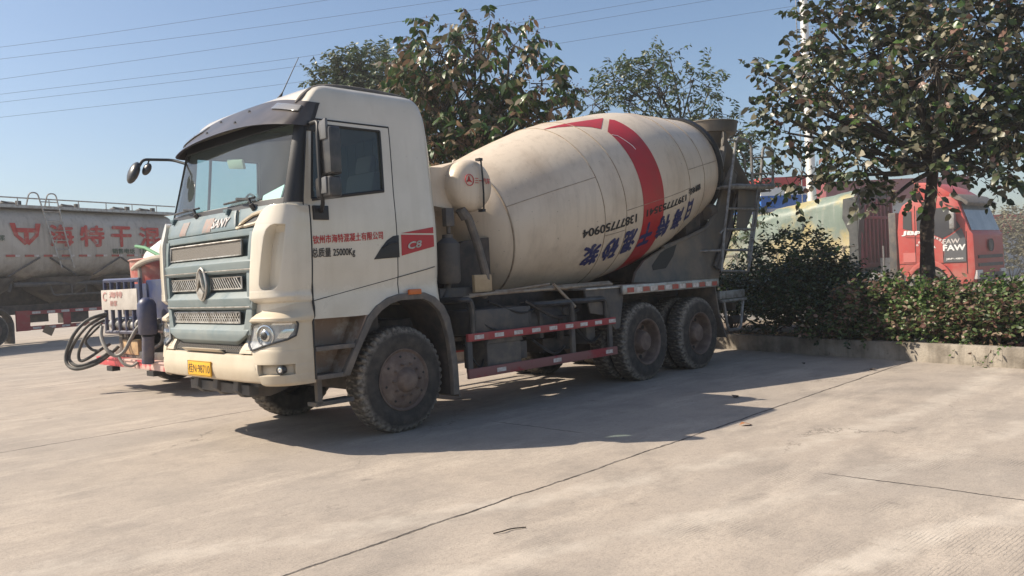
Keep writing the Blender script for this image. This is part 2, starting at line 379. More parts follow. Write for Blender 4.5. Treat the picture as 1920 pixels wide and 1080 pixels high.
# raised planting bed behind the truck with a concrete kerb
m_kerb = mat('weathered_kerb_concrete', (.34, .3, .245), .9, col2=(.13, .11, .085), scale=2.2, lo=.38, hi=.66, detail=10, bump=.5, bscale=30, streak=((.11, .095, .075), .7), spots=((.12, .1, .08), 14, .66, .7))
m_soil = mat('dry_soil', (.12, .085, .06), .95, col2=(.2, .15, .105), scale=6, bump=.6, bscale=12)
def kx(y): return ip(y, [-16, -5.074, -.33, 3.0], [4.55, 7.02, 8.15, 9.0])
KP = [(kx(y), y) for y in (-16, -10, -5.07, -.33, 2.6)]
P2 = KP + [(8.9, 3.1), (3.6, 3.35), (3.3, 3.7), (3.3, 6.6), (12.6, 6.6), (12.2, 2.6), (10.9, -2), (10.2, -5), (9.0, -9), (7.6, -16)]
mb = MB(); n = len(P2); C_ = np.mean([p for p in P2], 0)
def inset(P, d):
    out = []
    for i in range(len(P)):
        a = np.array(P[i - 1]); b = np.array(P[i]); c = np.array(P[(i + 1) % len(P)])
        e1 = (b - a) / np.linalg.norm(b - a); e2 = (c - b) / np.linalg.norm(c - b); n1 = np.array([-e1[1], e1[0]]); n2 = np.array([-e2[1], e2[0]]); q = n1 + n2
        out.append(tuple(b + q / np.linalg.norm(q) * d * -1))
    return out
area = sum(P2[i][0] * P2[(i + 1) % n][1] - P2[(i + 1) % n][0] * P2[i][1] for i in range(n)); sgn = -1 if area > 0 else 1
I2 = inset(P2, .16 * sgn)
ZK = .27
for i in range(n):
    j = (i + 1) % n; K_ = 12; o0, o1, i0, i1 = map(np.array, (P2[i], P2[j], I2[i], I2[j]))
    for k in range(1):
        mb.add([(*o0, -.05), (*o1, -.05), (*o1, ZK), (*o0, ZK), (*i0, -.05), (*i1, -.05), (*i1, ZK), (*i0, ZK)], [(0, 1, 2, 3), (3, 2, 6, 7), (7, 6, 5, 4)])
kb = mb.build('kerb', m_kerb, bevel=.012); setp(kb, kind='structure')
mb = MB()
pl_ = [(*p, .2) for p in I2]; mb.add(pl_, [tuple(range(n))]); so_ = mb.build('planting_bed_soil', m_soil); setp(so_, kind='structure')
# road beyond the bed
m_road = mat('dusty_road', (.2, .18, .155), .9, col2=(.28, .25, .21), scale=.8)
mb = MB(); rd = [(12.8, -20), (12.8, -6), (15.5, 6), (22, 16), (60, 40), (120, 20), (60, -60)]
mb.add([(x, y, .004) for x, y in rd], [tuple(range(len(rd)))]); setp(mb.build('road', m_road), kind='structure')

# ================================================================ CONCRETE MIXER TRUCK : cab
truck = setp(empty('concrete_mixer_truck', (0, 0, 0)), 'dusty cream concrete mixer truck with grey front grille and red striped drum', 'truck')
NE = 4.6
def wid(z): return ip(z, [1.2, 1.3, 1.48, 1.62, 1.85, 2.15, 2.32, 3.05, 3.2, 3.33, 3.42, 3.49, 3.54, 3.57, 3.585], [1.232, 1.246, 1.214, 1.236, 1.25, 1.25, 1.235, 1.2, 1.19, 1.165, 1.11, 1.02, .9, .72, .5])
def cxf(z): return ip(z, [.6, .67, .78, .95, 1.03, 1.26, 1.63, 2.0, 2.29, 3.05, 3.2, 3.35, 3.45, 3.52, 3.57, 3.585], [-1.46, -1.5, -1.525, -1.5, -1.455, -1.445, -1.445, -1.426, -1.32, -1.1, -1.03, -.92, -.8, -.66, -.5, -.38])
def cxs(z): return ip(z, [2.29, 3.05, 3.2, 3.35, 3.45, 3.52, 3.57, 3.585], [-1.06, -.985, -.93, -.8, -.66, -.5, -.32, -.2])
def cxr(z): return ip(z, [1.2, 2.2, 2.7, 2.95, 3.15, 3.3, 3.42, 3.5, 3.55, 3.585], [.515, .5, .485, .475, .455, .425, .365, .27, .15, .04])
RC = .1
def plan(s, z):
    sg = 1 if s >= 0 else -1; s = abs(s); w_ = wid(z); xs = cxs(z); xr = cxr(z)
    if s <= 1:
        a = s * PI / 2; y = w_ * math.sin(a) ** (2 / NE); x = xs - (xs - cxf(z)) * max(math.cos(a), 0) ** (2 / NE)
    elif s <= 2:
        y = w_; x = xs + (s - 1) * (xr - RC - xs)
    elif s <= 3:
        a = (s - 2) * PI / 2; x = xr - RC + RC * math.sin(a); y = w_ - RC + RC * math.cos(a)
    else:
        x = xr; y = (w_ - RC) * (4 - s)
    return Vector((x, -sg * y, z if z < 3.38 else 3.38 + (z - 3.38) * .58))
def pt(s, z, off=0):
    p = plan(s, z)
    if off == 0: return p
    e = .012; q = abs(s); q = min(max(q, .03), 1.97) * (1 if s >= 0 else -1)
    du = plan(q + e, z) - plan(q - e, z); dz = plan(q, z + .02) - plan(q, z - .02)
    n = du.cross(dz)
    if n.length < 1e-9: return p
    n.normalize()
    if abs(s) < .03: n.y = 0; n.normalize()
    return p + n * off
def SY(y, z=1.6):
    w_ = wid(z); t = min(abs(y) / w_, 1); s = 2 / PI * math.asin(t ** (NE / 2)); return s if y < 0 else -s
def SX(x, z=1.6): xs = cxs(z); return 1 + (x - xs) / (cxr(z) - RC - xs)
def yz(y, z, off): return pt(SY(y, z), z, off)

FS = [0, .003, .01, .025, .05, .09, .13, .19, .25, .31, .37, .44, .51, .59, .67, .74, .81, .88, .94, 1]
TS = [.035, .12, .22, .32, .42, .5, .588, .63, .675, .74, .8, .87, .94, 1]
HS = FS + [1 + t for t in TS] + [2.25, 2.5, 2.75, 3, 3.5, 4]
SS = [-s for s in HS[::-1]] + HS[1:]
ZS = [1.22, 1.42, 1.5, 1.6, 1.75, 1.9, 2.1, 2.2, 2.33, 2.45, 2.6, 2.75, 2.9, 3.01, 3.06, 3.13, 3.2, 3.27, 3.33, 3.38, 3.42, 3.455, 3.49, 3.52, 3.545, 3.565, 3.578, 3.585]
def zbot(x): return ip(x, [-1.1, -.45, -.33, -.2, -.08, .25, .38, .52], [1.22, 1.215, 1.29, 1.36, 1.395, 1.395, 1.34, 1.26])
def zwarp(z, s):
    t = min(max(abs(s) - 1, 0), .6)
    if abs(s) < 1 or abs(s) > 2: return z
    return z + (-.02 + .2 * t) * ip(z, [2.15, 2.33, 2.62], [0, 1, 0])
def gp(i, j, off=0):
    z = ZS[i]; s = SS[j]
    if i == 0: z = zbot(plan(s, 1.3).x)
    return pt(s, zwarp(z, s), off)
def win_front(i, j): return abs(SS[j]) <= .671 and abs(SS[j + 1]) <= .671 and 2.32 < ZS[i] < 3.05
def pocket_zone(i, j): return .3 < min(abs(SS[j]), abs(SS[j + 1])) and max(abs(SS[j]), abs(SS[j + 1])) < .89 and 1.49 < ZS[i] < 2.05
def grille_zone(i, j): return max(abs(SS[j]), abs(SS[j + 1])) < .315 and ZS[i] < 2.05
def win_side(i, j):
    a, b = sorted((abs(SS[j]), abs(SS[j + 1]))); return a >= 1.03 and b <= 1.589 and 2.32 < ZS[i] < 3.005
def cabgrid(mb, pred, off, inner=False):
    idx = {}; vs = []; fs = []
    def vi(i, j):
        if (i, j) not in idx: idx[(i, j)] = len(vs); vs.append(gp(i, j, off))
        return idx[(i, j)]
    for i in range(len(ZS) - 1):
        for j in range(len(SS) - 1):
            if pred(i, j): fs.append((vi(i, j), vi(i, j + 1), vi(i + 1, j + 1), vi(i + 1, j)))
    return mb.add(vs, fs)
mb = MB(); cabgrid(mb, lambda i, j: not win_front(i, j) and not win_side(i, j) and not pocket_zone(i, j) and not grille_zone(i, j), 0)
top = [gp(len(ZS) - 1, j) for j in range(len(SS))]
mb.add(top, [tuple(range(len(top)))])
cab = mb.build('cab', m_cab, truck, angle=50)
mb = MB(); cabgrid(mb, lambda i, j: not win_front(i, j) and not win_side(i, j) and not pocket_zone(i, j) and not grille_zone(i, j) and ZS[i] < 3.4, -.045)
mb.b2((-1.0, -1.18, 1.5), (.4, 1.18, 1.54)); mb.build('cab_lining', m_int, truck)
mb = MB()   # dashboard, seats and rear bunk inside
mb.prism([(-1.26, 1.6), (-1.26, 2.24), (-1.2, 2.29), (-.95, 2.29), (-.8, 2.15), (-.8, 1.6)], lambda p, t: (p[0], t, p[1]), -1.12, 1.12)
dash = mb.build('dashboard', m_dark, truck, bevel=.02)
mb = MB()
for y0 in (-.62, .62):
    mb = MB(); mb.box((-.3, y0, 1.95), (.5, .52, .16)); mb.box((-.02, y0, 2.3), (.16, .5, .75), Matrix.Rotation(R(12), 3, 'Y')); mb.box((.06, y0, 2.76), (.1, .28, .2), Matrix.Rotation(R(12), 3, 'Y'))
    mb.build('seat', m_int, truck, bevel=.05)
mb = MB(); mb.tube([(-.72 + .08 * math.sin(a), -.62 + .23 * math.cos(a), 2.3 + .2 * math.sin(a)) for a in np.linspace(0, 2 * PI, 24, endpoint=False)], .016, 6, True); mb.tube([(-.72, -.62, 2.3), (-.9, -.62, 2.1)], .03); mb.build('steering_wheel', m_black, truck)
mb = MB(); vp_ = on(0, -1.05, 443, 308); mb.box(vp_, (.03, .3, .1), Matrix.Rotation(R(-18), 3, 'Y') @ Matrix.Rotation(R(8), 3, 'X')); mb.build('sun_visor', mat('beige_vinyl', (.5, .46, .36), .6), truck, bevel=.045)
mb = MB(); mb.box((-1.1, -.68, 2.36), (.22, .34, .012), Matrix.Rotation(R(-62), 3, 'Y') @ Matrix.Rotation(R(14), 3, 'Z')); mb.build('paper_sheet', m_pap, truck)
mb = MB(); mb.box((-1.05, -.95, 2.35), (.3, .3, .02), Matrix.Rotation(R(-55), 3, 'Y') @ Matrix.Rotation(R(-20), 3, 'Z')); mb.build('dash_tray', m_refl, truck)
mb = MB(); mb.box((-1.12, -.2, 2.34), (.1, .36, .12), Matrix.Rotation(R(-40), 3, 'Y')); mb.tube(smooth([(-1.1, -.1, 2.36), (-1.12, -.3, 2.45), (-1.14, -.5, 2.38), (-1.1, -.42, 2.44)]), .012, 5); mb.build('dash_clutter', m_dark, truck, bevel=.01)
mb = MB()
for k in range(14): 
    y0 = -1.02 + .16 * k; mb.b2((.33, y0, 1.9), (.35 + .03 * (k % 2), y0 + .15, 3.1))
mb.build('rear_curtain', mat('grey_curtain', (.085, .095, .09), .9), truck)

# windscreen + surround
mb = MB()
js = [j for j in range(len(SS)) if abs(SS[j]) <= .69]
mb.grid([[pt(SS[j], z, -.006) for j in js] for z in (2.29, 2.45, 2.6, 2.75, 2.9, 3.07)])
ws = mb.build('windscreen', m_glass, truck)
mb = MB()
for sg in (-1, 1):
    S = [sg * v for v in (.655, .7, .74, .81, .88, .94, .985)]
    mb.slab([[pt(s, z, .006) for s in S] for z in (2.285, 2.4, 2.6, 2.8, 3.0, 3.12)], [[pt(s, z, -.02) for s in S] for z in (2.285, 2.4, 2.6, 2.8, 3.0, 3.12)])
S = [SS[j] for j in range(len(SS)) if abs(SS[j]) <= .68]
mb.slab([[pt(s, z, .005) for s in S] for z in (2.27, 2.325)], [[pt(s, z, -.02) for s in S] for z in (2.27, 2.325)])
mb.slab([[pt(s, z, .005) for s in S] for z in (3.02, 3.12)], [[pt(s, z, -.02) for s in S] for z in (3.02, 3.12)])
mb.build('windscreen_surround', m_black, truck)
for (ya, yb, zz) in ((-.2, -.78, 2.33), (.95, .35, 2.33)):
    mb = MB(); n = 9
    mb.tube([yz(ya + (yb - ya) * k / n, 2.345 + .012 * k / n, .035) for k in range(n + 1)], .011, 6)
    mb.tube([yz(yb, 2.27, .04), yz(yb + .03, 2.33, .07), yz((ya + yb) / 2, 2.36, .06)], .014, 6)
    mb.tube([yz(yb, 2.25, .01), yz(yb, 2.285, .06)], .025, 8); mb.build('wiper', m_blackp, truck)

# doors
def in_door(i, j, sg):
    a, b = sorted((SS[j] * sg, SS[j + 1] * sg)); return a >= 1.0 - 1e-6 and b <= 1.6751 and ZS[i] < 3.055
for sg in (1, -1):
    mb = MB(); pr = lambda i, j: in_door(i, j, sg) and not win_side(i, j)
    cabgrid(mb, pr, .007)
    d = mb.build('door', m_cab, truck, angle=50)
    sd = MB(); P = lambda s, z, o=.007: tuple(pt(sg * s, zwarp(z, s), o))
    zz = [1.4, 1.48, 1.5, 1.6, 1.75, 1.9, 2.1, 2.33, 2.6, 2.9, 3.06]
    sd.tube([P(.985, z, .012) for z in zz[2:]], .006, 5); sd.tube([P(1.675, z) for z in ([1.40] + zz[2:])], .005, 5)
    sd.tube([P(s, 3.06) for s in np.linspace(.985, 1.675, 10)], .008, 5)
    sd.tube([tuple(pt(sg * SX(x), z, .006)) for x, z in [(-1.05, 1.385), (-.8, 1.43), (-.4, 1.505), (0, 1.58), (.3, 1.635), (.44, 1.66)]], .004, 5)
    sd.tube([P(1.006, z, .012) for z in (2.27, 2.1, 1.9, 1.7, 1.55, 1.42)], .008, 5); sd.tube([P(1.006, z, .005) for z in (1.42, 1.32, 1.25)] + [(-1.066, -sg * 1.243, 1.22), (-1.066, -sg * 1.24, 1.0), (-1.066, -sg * 1.236, .67)], .011, 5)
    sd.build('door_seam', m_black, d)
    # window
    gl = MB(); S = [s * sg for s in (1.03, 1.12, 1.22, 1.32, 1.42, 1.5, 1.592)]
    gl.grid([[pt(s, zwarp(z, s), -.008) for s in S] for z in (2.32, 2.45, 2.6, 2.75, 2.9, 3.012)])
    gw = gl.build('window', m_glassd, d)
    fr = MB(); fr.tube([P(1.03, 2.325, .006), P(1.2, 2.325, .006), P(1.4, 2.325, .006), P(1.592, 2.325, .006)], .018, 6)
    fr.tube([P(1.592, z, .004) for z in (2.33, 2.6, 2.9, 3.012)], .013, 6); fr.tube([P(s, 3.012, .004) for s in (1.03, 1.2, 1.4, 1.592)], .011, 6); fr.tube([P(1.03, z, .004) for z in (2.33, 2.6, 2.9, 3.012)], .013, 6)
    fr.tube([P(1.165, z, .004) for z in (2.33, 2.6, 2.9, 3.012)], .016, 6)
    fr.build('window_seal', m_black, d)
    hd = MB(); poly = [(-.36, 1.75), (-.05, 1.765), (-.05, 1.985), (-.12, 1.975), (-.2, 1.93), (-.27, 1.86)]
    hd.prism(poly, lambda p, t: tuple(pt(sg * SX(p[0]), p[1], t)), .004, .016); hd.tube([tuple(pt(sg * SX(x), z, .022)) for x, z in ((-.26, 1.86), (-.16, 1.9), (-.08, 1.91))], .012, 6)
    hd.build('handle', m_black, d, bevel=.004)
# red flash with numeral behind the left door
P = lambda x, z, o: tuple(pt(SX(x, z), z, o))
mb = MB()
mb.prism([(-.015, 2.005), (.45, 2.07), (.45, 2.005)], lambda p, t: P(p[0], p[1], t), .002, .005)
mb.prism([(-.015, 1.99), (.45, 1.988), (.45, 1.9), (.42, 1.868), (-.015, 1.78)], lambda p, t: P(p[0], p[1], t), .002, .005)
fl = mb.build('red_flash', m_red, truck)
mb = MB(); letter(mb, 'C8', lambda u, v: P(.05 + .18 * u + .02 * v, 1.84 + .075 * v + .022 * u, .008), .03); mb.build('lettering', m_grill, fl)
mb = MB(); letter(mb, '钦州市海特混凝土有限公司', lambda u, v: P(-1.035 + .79 * u, 1.9 + .08 * v + .045 * u, .0095), .016); mb.build('lettering', m_redt, truck)
mb = MB(); letter(mb, '总质量 25000Kg', lambda u, v: P(-1.05 + .47 * u, 1.765 + .1 * v + .012 * u, .0095), .012); mb.build('lettering', m_blackt, truck)

# roof gutter strips
for y0 in (-1.0,):
    pts = smooth([(-1.02, y0 * 1.06, 3.24), (-.93, y0 * 1.06, 3.32), (-.8, y0 * 1.055, 3.405), (-.55, y0 * 1.03, 3.45), (-.2, y0 * 1.02, 3.462), (.05, y0 * 1.02, 3.455), (.27, y0 * 1.025, 3.435), (.4, y0 * 1.035, 3.38), (.45, y0 * 1.045, 3.3)], 5)
    pts = [p - Vector((0, 0, .016)) for p in pts]
    mb = MB(); mb.tube(pts, [.008, .012, .016, .02, .024] + [.026] * (len(pts) - 8) + [.02, .014, .008], 8); mb.build('roof_strip', m_flare, truck)
# antenna
mb = MB(); b_ = Vector((-.6, -.05, 3.47)); tp = Vector((-.3, 0, 3.985)); mb.tube([b_, b_ + (tp - b_) * .12, b_ + (tp - b_) * .2, tp], [.035, .016, .006, .004], 8); mb.build('antenna', m_black, truck)

# visor over the windscreen
def slabf(mb, fo, fi, S, K):
    mb.slab([[fo(s, k) for s in S] for k in K], [[fi(s, k) for s in S] for k in K])
VS = [s for s in np.linspace(-1.015, 1.015, 61)]
VS = sorted(set([SY(y, 3.1) for y in np.linspace(-1.185, 1.185, 41)] + [-1.03, -1, -.9, -.8, .8, .9, 1, 1.03]))
def vis(s, k):
    e = abs(plan(s, 3.1).y) / 1.2
    zb = 3.085 - .1 * e ** 2; zt = 3.375 - .16 * e ** 2.2
    z = zb + (zt - zb) * k
    lift = .15 * (1 - k) ** 1.3 * (1 - .35 * e ** 4) + .015
    p = pt(s, z, 0.0); n = Vector((-1, 0, 0)) if abs(s) < .9 else (pt(s, z, .01) - p).normalized()
    q = (1 if abs(s) < .75 else max(.12, 1 - (abs(s) - .75) / .28))
    return p + Vector((-1, 0, 0)) * lift * q + Vector((0, -.02 if s > 0 else .02, 0)) * (1 if abs(s) > .7 else 0)
mb = MB(); K = [0, .04, .15, .3, .45, .6, .75, .9, 1]
mb.slab([[vis(s, k) for s in VS] for k in K], [[vis(s, k) + Vector((.03, 0, 0)) for s in VS] for k in K])
visor = mb.build('sun_shield', m_visor, truck, angle=40)
mb = MB()
for yy, kk in ((-.18, .72), (.42, .72), (.95, .7), (-.15, .3), (.45, .3), (.98, .3)):
    p = vis(SY(yy, 3.1), kk); mb.lathe([(-.005, .0), (-.005, .018), (.006, .018), (.006, 0)], p, (-1, 0, 0), 12)
mb.build('bolt', m_black, visor)
for sg in (1, -1):
    mb = MB(); S = [sg * SY(-y, 3.1) for y in (.72, .85, .95, 1.05, 1.12, 1.17)]
    f = lambda s, k, o: vis(s, k) + Vector((-o, (-o if s > 0 else o) * .6, 0))
    mb.slab([[f(s, k + .18 * (1 - abs(plan(s, 3.1).y) / 1.17), .02) for s in S] for k in (.56, .8)], [[f(s, k + .18 * (1 - abs(plan(s, 3.1).y) / 1.17), -.01) for s in S] for k in (.56, .8)])
    lm = mb.build('marker_lamp', mat('smoky_lamp_lens', (.2, .195, .19), .12), visor, bevel=.004)

# ---------------------------------------------------------------- front panels
def patch(mb, rows, off, thick=.03, N=26, zsub=3):
    # rows: (z, ya, yb[, off]) or with s=... tuples; the panel follows the cab front
    RR = []
    for a, b in zip(rows[:-1], rows[1:]):
        for k in range(zsub): 
            t = k / zsub; RR.append([a[i] * (1 - t) + b[i] * t for i in range(3)] + [(a[3] if len(a) > 3 else off) * (1 - t) + (b[3] if len(b) > 3 else off) * t])
    l = rows[-1]; RR.append([l[0], l[1], l[2], l[3] if len(l) > 3 else off])
    def cols(z, ya, yb):
        yy = [ya + (yb - ya) * k / N for k in range(N + 1)]
        out = []
        for y in yy:
            out.append(SY(y, z))
        return out
    def cols2(z, ya, yb):
        # spaced evenly in the surface parameter where the panel turns the corner
        if max(abs(ya), abs(yb)) < 1.1 and ya * yb < 0 or max(abs(ya), abs(yb)) < .9: return cols(z, ya, yb)
        sa = (abs(ya) - 10) * -math.copysign(1, ya) if abs(ya) >= 10 else SY(ya, z); sb = (abs(yb) - 10) * -math.copysign(1, yb) if abs(yb) >= 10 else SY(yb, z)
        return [sa + (sb - sa) * k / N for k in range(N + 1)]
    def tap(s, o): return o * (1 - .78 * min(max((abs(s) - .74) / .26, 0), 1) ** 1.5)
    Go = [[pt(s, z, tap(s, o)) for s in cols2(z, a, b)] for z, a, b, o in RR]; Gi = [[pt(s, z, tap(s, o) - thick) for s in cols2(z, a, b)] for z, a, b, o in RR]
    mb.slab(Go, Gi); return mb
def both(fn):
    for sg in (1, -1): fn(sg)
# upper bonnet flap (teal) with hinges and lettering
mb = MB(); patch(mb, [(2.072, 1.02, -.585, .036), (2.1, 1.02, -.575, .044), (2.2, 1.0, -.52, .044), (2.265, .97, -.48, .03)], .04, .04, 30); hood = mb.build('bonnet_flap', m_teal, truck, bevel=.006)
mb = MB(); letter(mb, 'SANY', lambda u, v: tuple(yz(-.085 - .335 * u - .03 * v, 2.105 + .09 * v, .05)), .035); mb.build('lettering', m_refl, hood)
for yy in (-.33, .9):
    mb = MB(); mb.box(yz(yy, 2.262, .045), (.05, .085, .03)); mb.box(yz(yy - .03, 2.235, .055), (.03, .03, .04)); mb.build('hinge', m_tealD, hood, bevel=.006)
for ya, yb in ((.47, .62), (-.08, .1)):
    mb = MB(); patch(mb, [(2.08, yb, ya, .0425), (2.1, yb, ya, .048), (2.2, yb - .02, ya - .02, .048), (2.215, yb - .02, ya - .02, .046)], .05, .004, 4); mb.build('rust_patch', mat('faded_orange_patch', (.3, .2, .165), .6, col2=(.2, .21, .205), scale=16, lo=.4, hi=.7), hood)
# wedges below the windscreen corners, with cream vents
def wedge(sg):
    mb = MB(); patch(mb, [(2.04, -.64 * sg, -1.0 * sg, .03), (2.12, -.6 * sg, -1.07 * sg, .03), (2.2, -.55 * sg, -1.12 * sg, .025), (2.275, -.5 * sg, -1.19 * sg, .01)], .03); wd = mb.build('cowl_panel', m_tealD, truck, bevel=.005)
    mb = MB(); poly = [(.635, 2.075), (.72, 2.13), (.85, 2.18), (.99, 2.2), (1.0, 2.185), (.955, 2.1), (.8, 2.085)]
    pts = [yz(-y * sg, z, .05) for y, z in poly]; mb.tube(fillet(pts + [pts[0]], .03, 3)[:-1], .017, 6, True); mb.build('vent_frame', m_bump, wd)
    mb = MB(); mb.prism(poly, lambda p, t: tuple(yz(-p[0] * sg, p[1], t)), .034, .04); mb.build('vent', m_black, wd)
wedge(1)
# main grille carrier : dark backing, teal bars with sunlit shelves, side columns
mb = MB(); patch(mb, [(1.02, .86, -.86), (2.06, .96, -.96)], -.03, .03, 30); mb.build('grille_backing', m_tealD, truck)
mb = MB()
def bar(rows): patch(mb, rows, .03, .05, 30)
bar([(2.005, .9, -.9, .03), (2.06, .93, -.93, .045)])
bar([(1.67, .9, -.9, .04), (1.685, .9, -.9, .05), (1.775, .92, -.92, .062), (1.825, .93, -.93, .01)])
bar([(1.335, .86, -.86, .03), (1.35, .87, -.87, .045), (1.44, .88, -.88, .06), (1.5, .89, -.89, .01)])
bar([(1.005, .56, -.56, .02), (1.02, .62, -.62, .05), (1.1, .8, -.8, .065), (1.14, .83, -.83, .06), (1.195, .84, -.84, .01)])
for sg in (1, -1):
    patch(mb, [(1.1, -.72 * sg, -.86 * sg, .05), (1.2, -.76 * sg, -.875 * sg, .05), (1.34, -.8 * sg, -.885 * sg, .05)], .05, .06, 6)
    patch(mb, [(1.335, -.815 * sg, -.89 * sg, .05), (1.68, -.83 * sg, -.935 * sg, .05)], .05, .06, 6)
    patch(mb, [(1.67, -.84 * sg, -.935 * sg, .05), (2.03, -.86 * sg, -1.0 * sg, .045)], .05, .06, 6)
grille = mb.build('grille', m_teal, truck, bevel=.005)
def insert(z0, z1, y0, y1, lat):
    mb = MB(); patch(mb, [(z0, y0, y1), (z1, y0, y1)], .012, .012, 24); g = mb.build('mesh_insert', m_grillM if not lat else m_black, grille)
    mb = MB(); pts = [yz(y0 + (y1 - y0) * k / 16, z1, .02) for k in range(17)] + [yz(y1 + (y0 - y1) * k / 16, z0, .02) for k in range(17)]
    mb.tube(pts, .008, 5, True)
    if lat:
        h = z1 - z0; step = .046; y = min(y0, y1)
        while y < max(y0, y1):
            for dy in ((h * .9,) if lat == 1 else (h * .9, -h * .9)):
                a, b = y, y + dy; za, zb = z0, z1
                if b > max(y0, y1): zb = z0 + h * (max(y0, y1) - a) / dy; b = max(y0, y1)
                if b < min(y0, y1): zb = z0 + h * (min(y0, y1) - a) / dy; b = min(y0, y1)
                mb.tube([yz(a, za, .018), yz((a + b) / 2, (za + zb) / 2, .018), yz(b, zb, .018)], .0075 if lat == 1 else .0065, 4, caps=False)
            y += step
    mb.build('mesh_frame', m_grill, g)
insert(1.84, 1.98, .84, -.7, 0)
insert(1.53, 1.64, .84, .1, 1); insert(1.53, 1.64, -.1, -.7, 1); insert(1.21, 1.31, .78, -.64, 2)
# emblem
mb = MB(); c_ = (0, 1.588)
oval = [(.105 * math.sin(a) * (1 if math.cos(a) < 0 else (1 - .18 * math.cos(a))), .155 * math.cos(a)) for a in np.linspace(0, 2 * PI, 33)[:-1]]
E_ = lambda p, t: (cxf(1.59) - t, -p[0], 1.588 + p[1])
mb.prism(oval, E_, .03, .065); em = mb.build('emblem', m_tealD, truck, bevel=.012)
mb = MB(); mb.tube([E_(p, .07) for p in oval], .012, 6, True)
mb.prism([(0, .13), (.028, .05), (.075, -.07), (.045, -.045), (.02, .0), (0, .06)], E_, .06, .09); mb.prism([(0, .13), (0, .06), (-.02, 0), (-.045, -.045), (-.075, -.07), (-.028, .05)], E_, .06, .095)
mb.prism([(-.07, -.085), (0, -.03), (.07, -.085), (.03, -.135), (0, -.15), (-.03, -.135)], E_, .06, .09); mb.build('emblem_mark', m_grill, em, bevel=.004)

# bumper with corners wrapping to the door line
SIDE = 0.0
mb = MB()
patch(mb, [(.665, 1.0, -1.0, .0), (.69, 1.0, -1.0, .03), (.8, .97, -.97, .035), (.915, .92, -.92, .03), (.925, .92, -.92, .0)], .03, .05, 40)
cen = mb
for sg in (1, -1):
    e = 1.25 + SIDE
    patch(mb, [(.64, -1.005 * sg, -e * sg, .0), (.67, -1.005 * sg, -e * sg, .028), (.745, -.975 * sg, -e * sg, .032)], .03, .05, 20)
    patch(mb, [(.74, -.975 * sg, -1.0 * sg, .032), (.84, -.945 * sg, -.985 * sg, .032)], .03, .05, 4)
    patch(mb, [(.74, -1.225 * sg, -e * sg, .032), (.84, -1.225 * sg, -e * sg, .032)], .03, .05, 8)
    patch(mb, [(.835, -.945 * sg, -e * sg, .032), (.9, -.925 * sg, -e * sg, .032), (.96, -.9 * sg, -e * sg, .032)], .03, .05, 20)
    patch(mb, [(.955, -.8 * sg, -e * sg, .03), (1.05, -.82 * sg, -e * sg, .03), (1.2, -.86 * sg, -e * sg, .034), (1.225, -.87 * sg, -e * sg, .075), (1.255, -.9 * sg, -e * sg, .075), (1.31, -.92 * sg, -e * sg, .0), (1.38, -.9 * sg, -e * sg, -.01)], .03, .05, 20)
    patch(mb, [(.93, -.7 * sg, -.9 * sg, .03), (1.03, -.735 * sg, -.85 * sg, .02)], .03, .05, 6)
    patch(mb, [(.742, -.98 * sg, -1.23 * sg, -.02), (.838, -.95 * sg, -1.23 * sg, -.035)], -.03, .02, 10)
bumper = mb.build('bumper', m_bump, truck, bevel=.006)
mb = MB(); patch(mb, [(.925, .72, -.72), (1.03, .76, -.76)], -.012, .02, 24); mb.build('lower_air_intake', m_black, bumper)
mb = MB(); mb.tube([yz(y, 1.7, .068) for y in np.linspace(.9, -.92, 18)], .006, 5); mb.build('edge_highlight', m_grill, grille)  # pale tubes here and below paint a highlight along the bar edges
mb = MB(); mb.tube([yz(y, 1.36, .062) for y in np.linspace(.86, -.87, 18)], .006, 5); mb.build('edge_highlight', m_grill, grille)
mb = MB()
for k in range(40):
    y = -.7 + .036 * k
    for dy in (.05, -.05):
        if abs(y + dy) < .73: mb.tube([yz(y, .94, 0), yz(y + dy, 1.02, -.002)], .0035, 4, caps=False)
mb.build('intake_lattice', m_grillM, bumper)
mb = MB(); patch(mb, [(.93, .4, -.4, .03), (.945, .4, -.4, .075), (.955, .38, -.38, .03)], .05, .03, 14); mb.build('footstep', m_bump, bumper, bevel=.004)
for sg in (1, -1):
    mb = MB(); mb.lathe([(-.03, 0), (-.03, .036), (.02, .042), (.03, .038), (.032, .03), (.02, .026), (.02, 0)], yz(-1.185 * sg, .79, .01), (-1, -.35 * sg, 0), 20); fg = mb.build('fog_lamp', m_blackp, bumper)
    mb = MB(); mb.lathe([(.022, 0), (.03, .012), (.028, .024), (.02, .027)], yz(-1.185 * sg, .79, .01), (-1, -.35 * sg, 0), 20); mb.build('lens', m_chrome, fg)
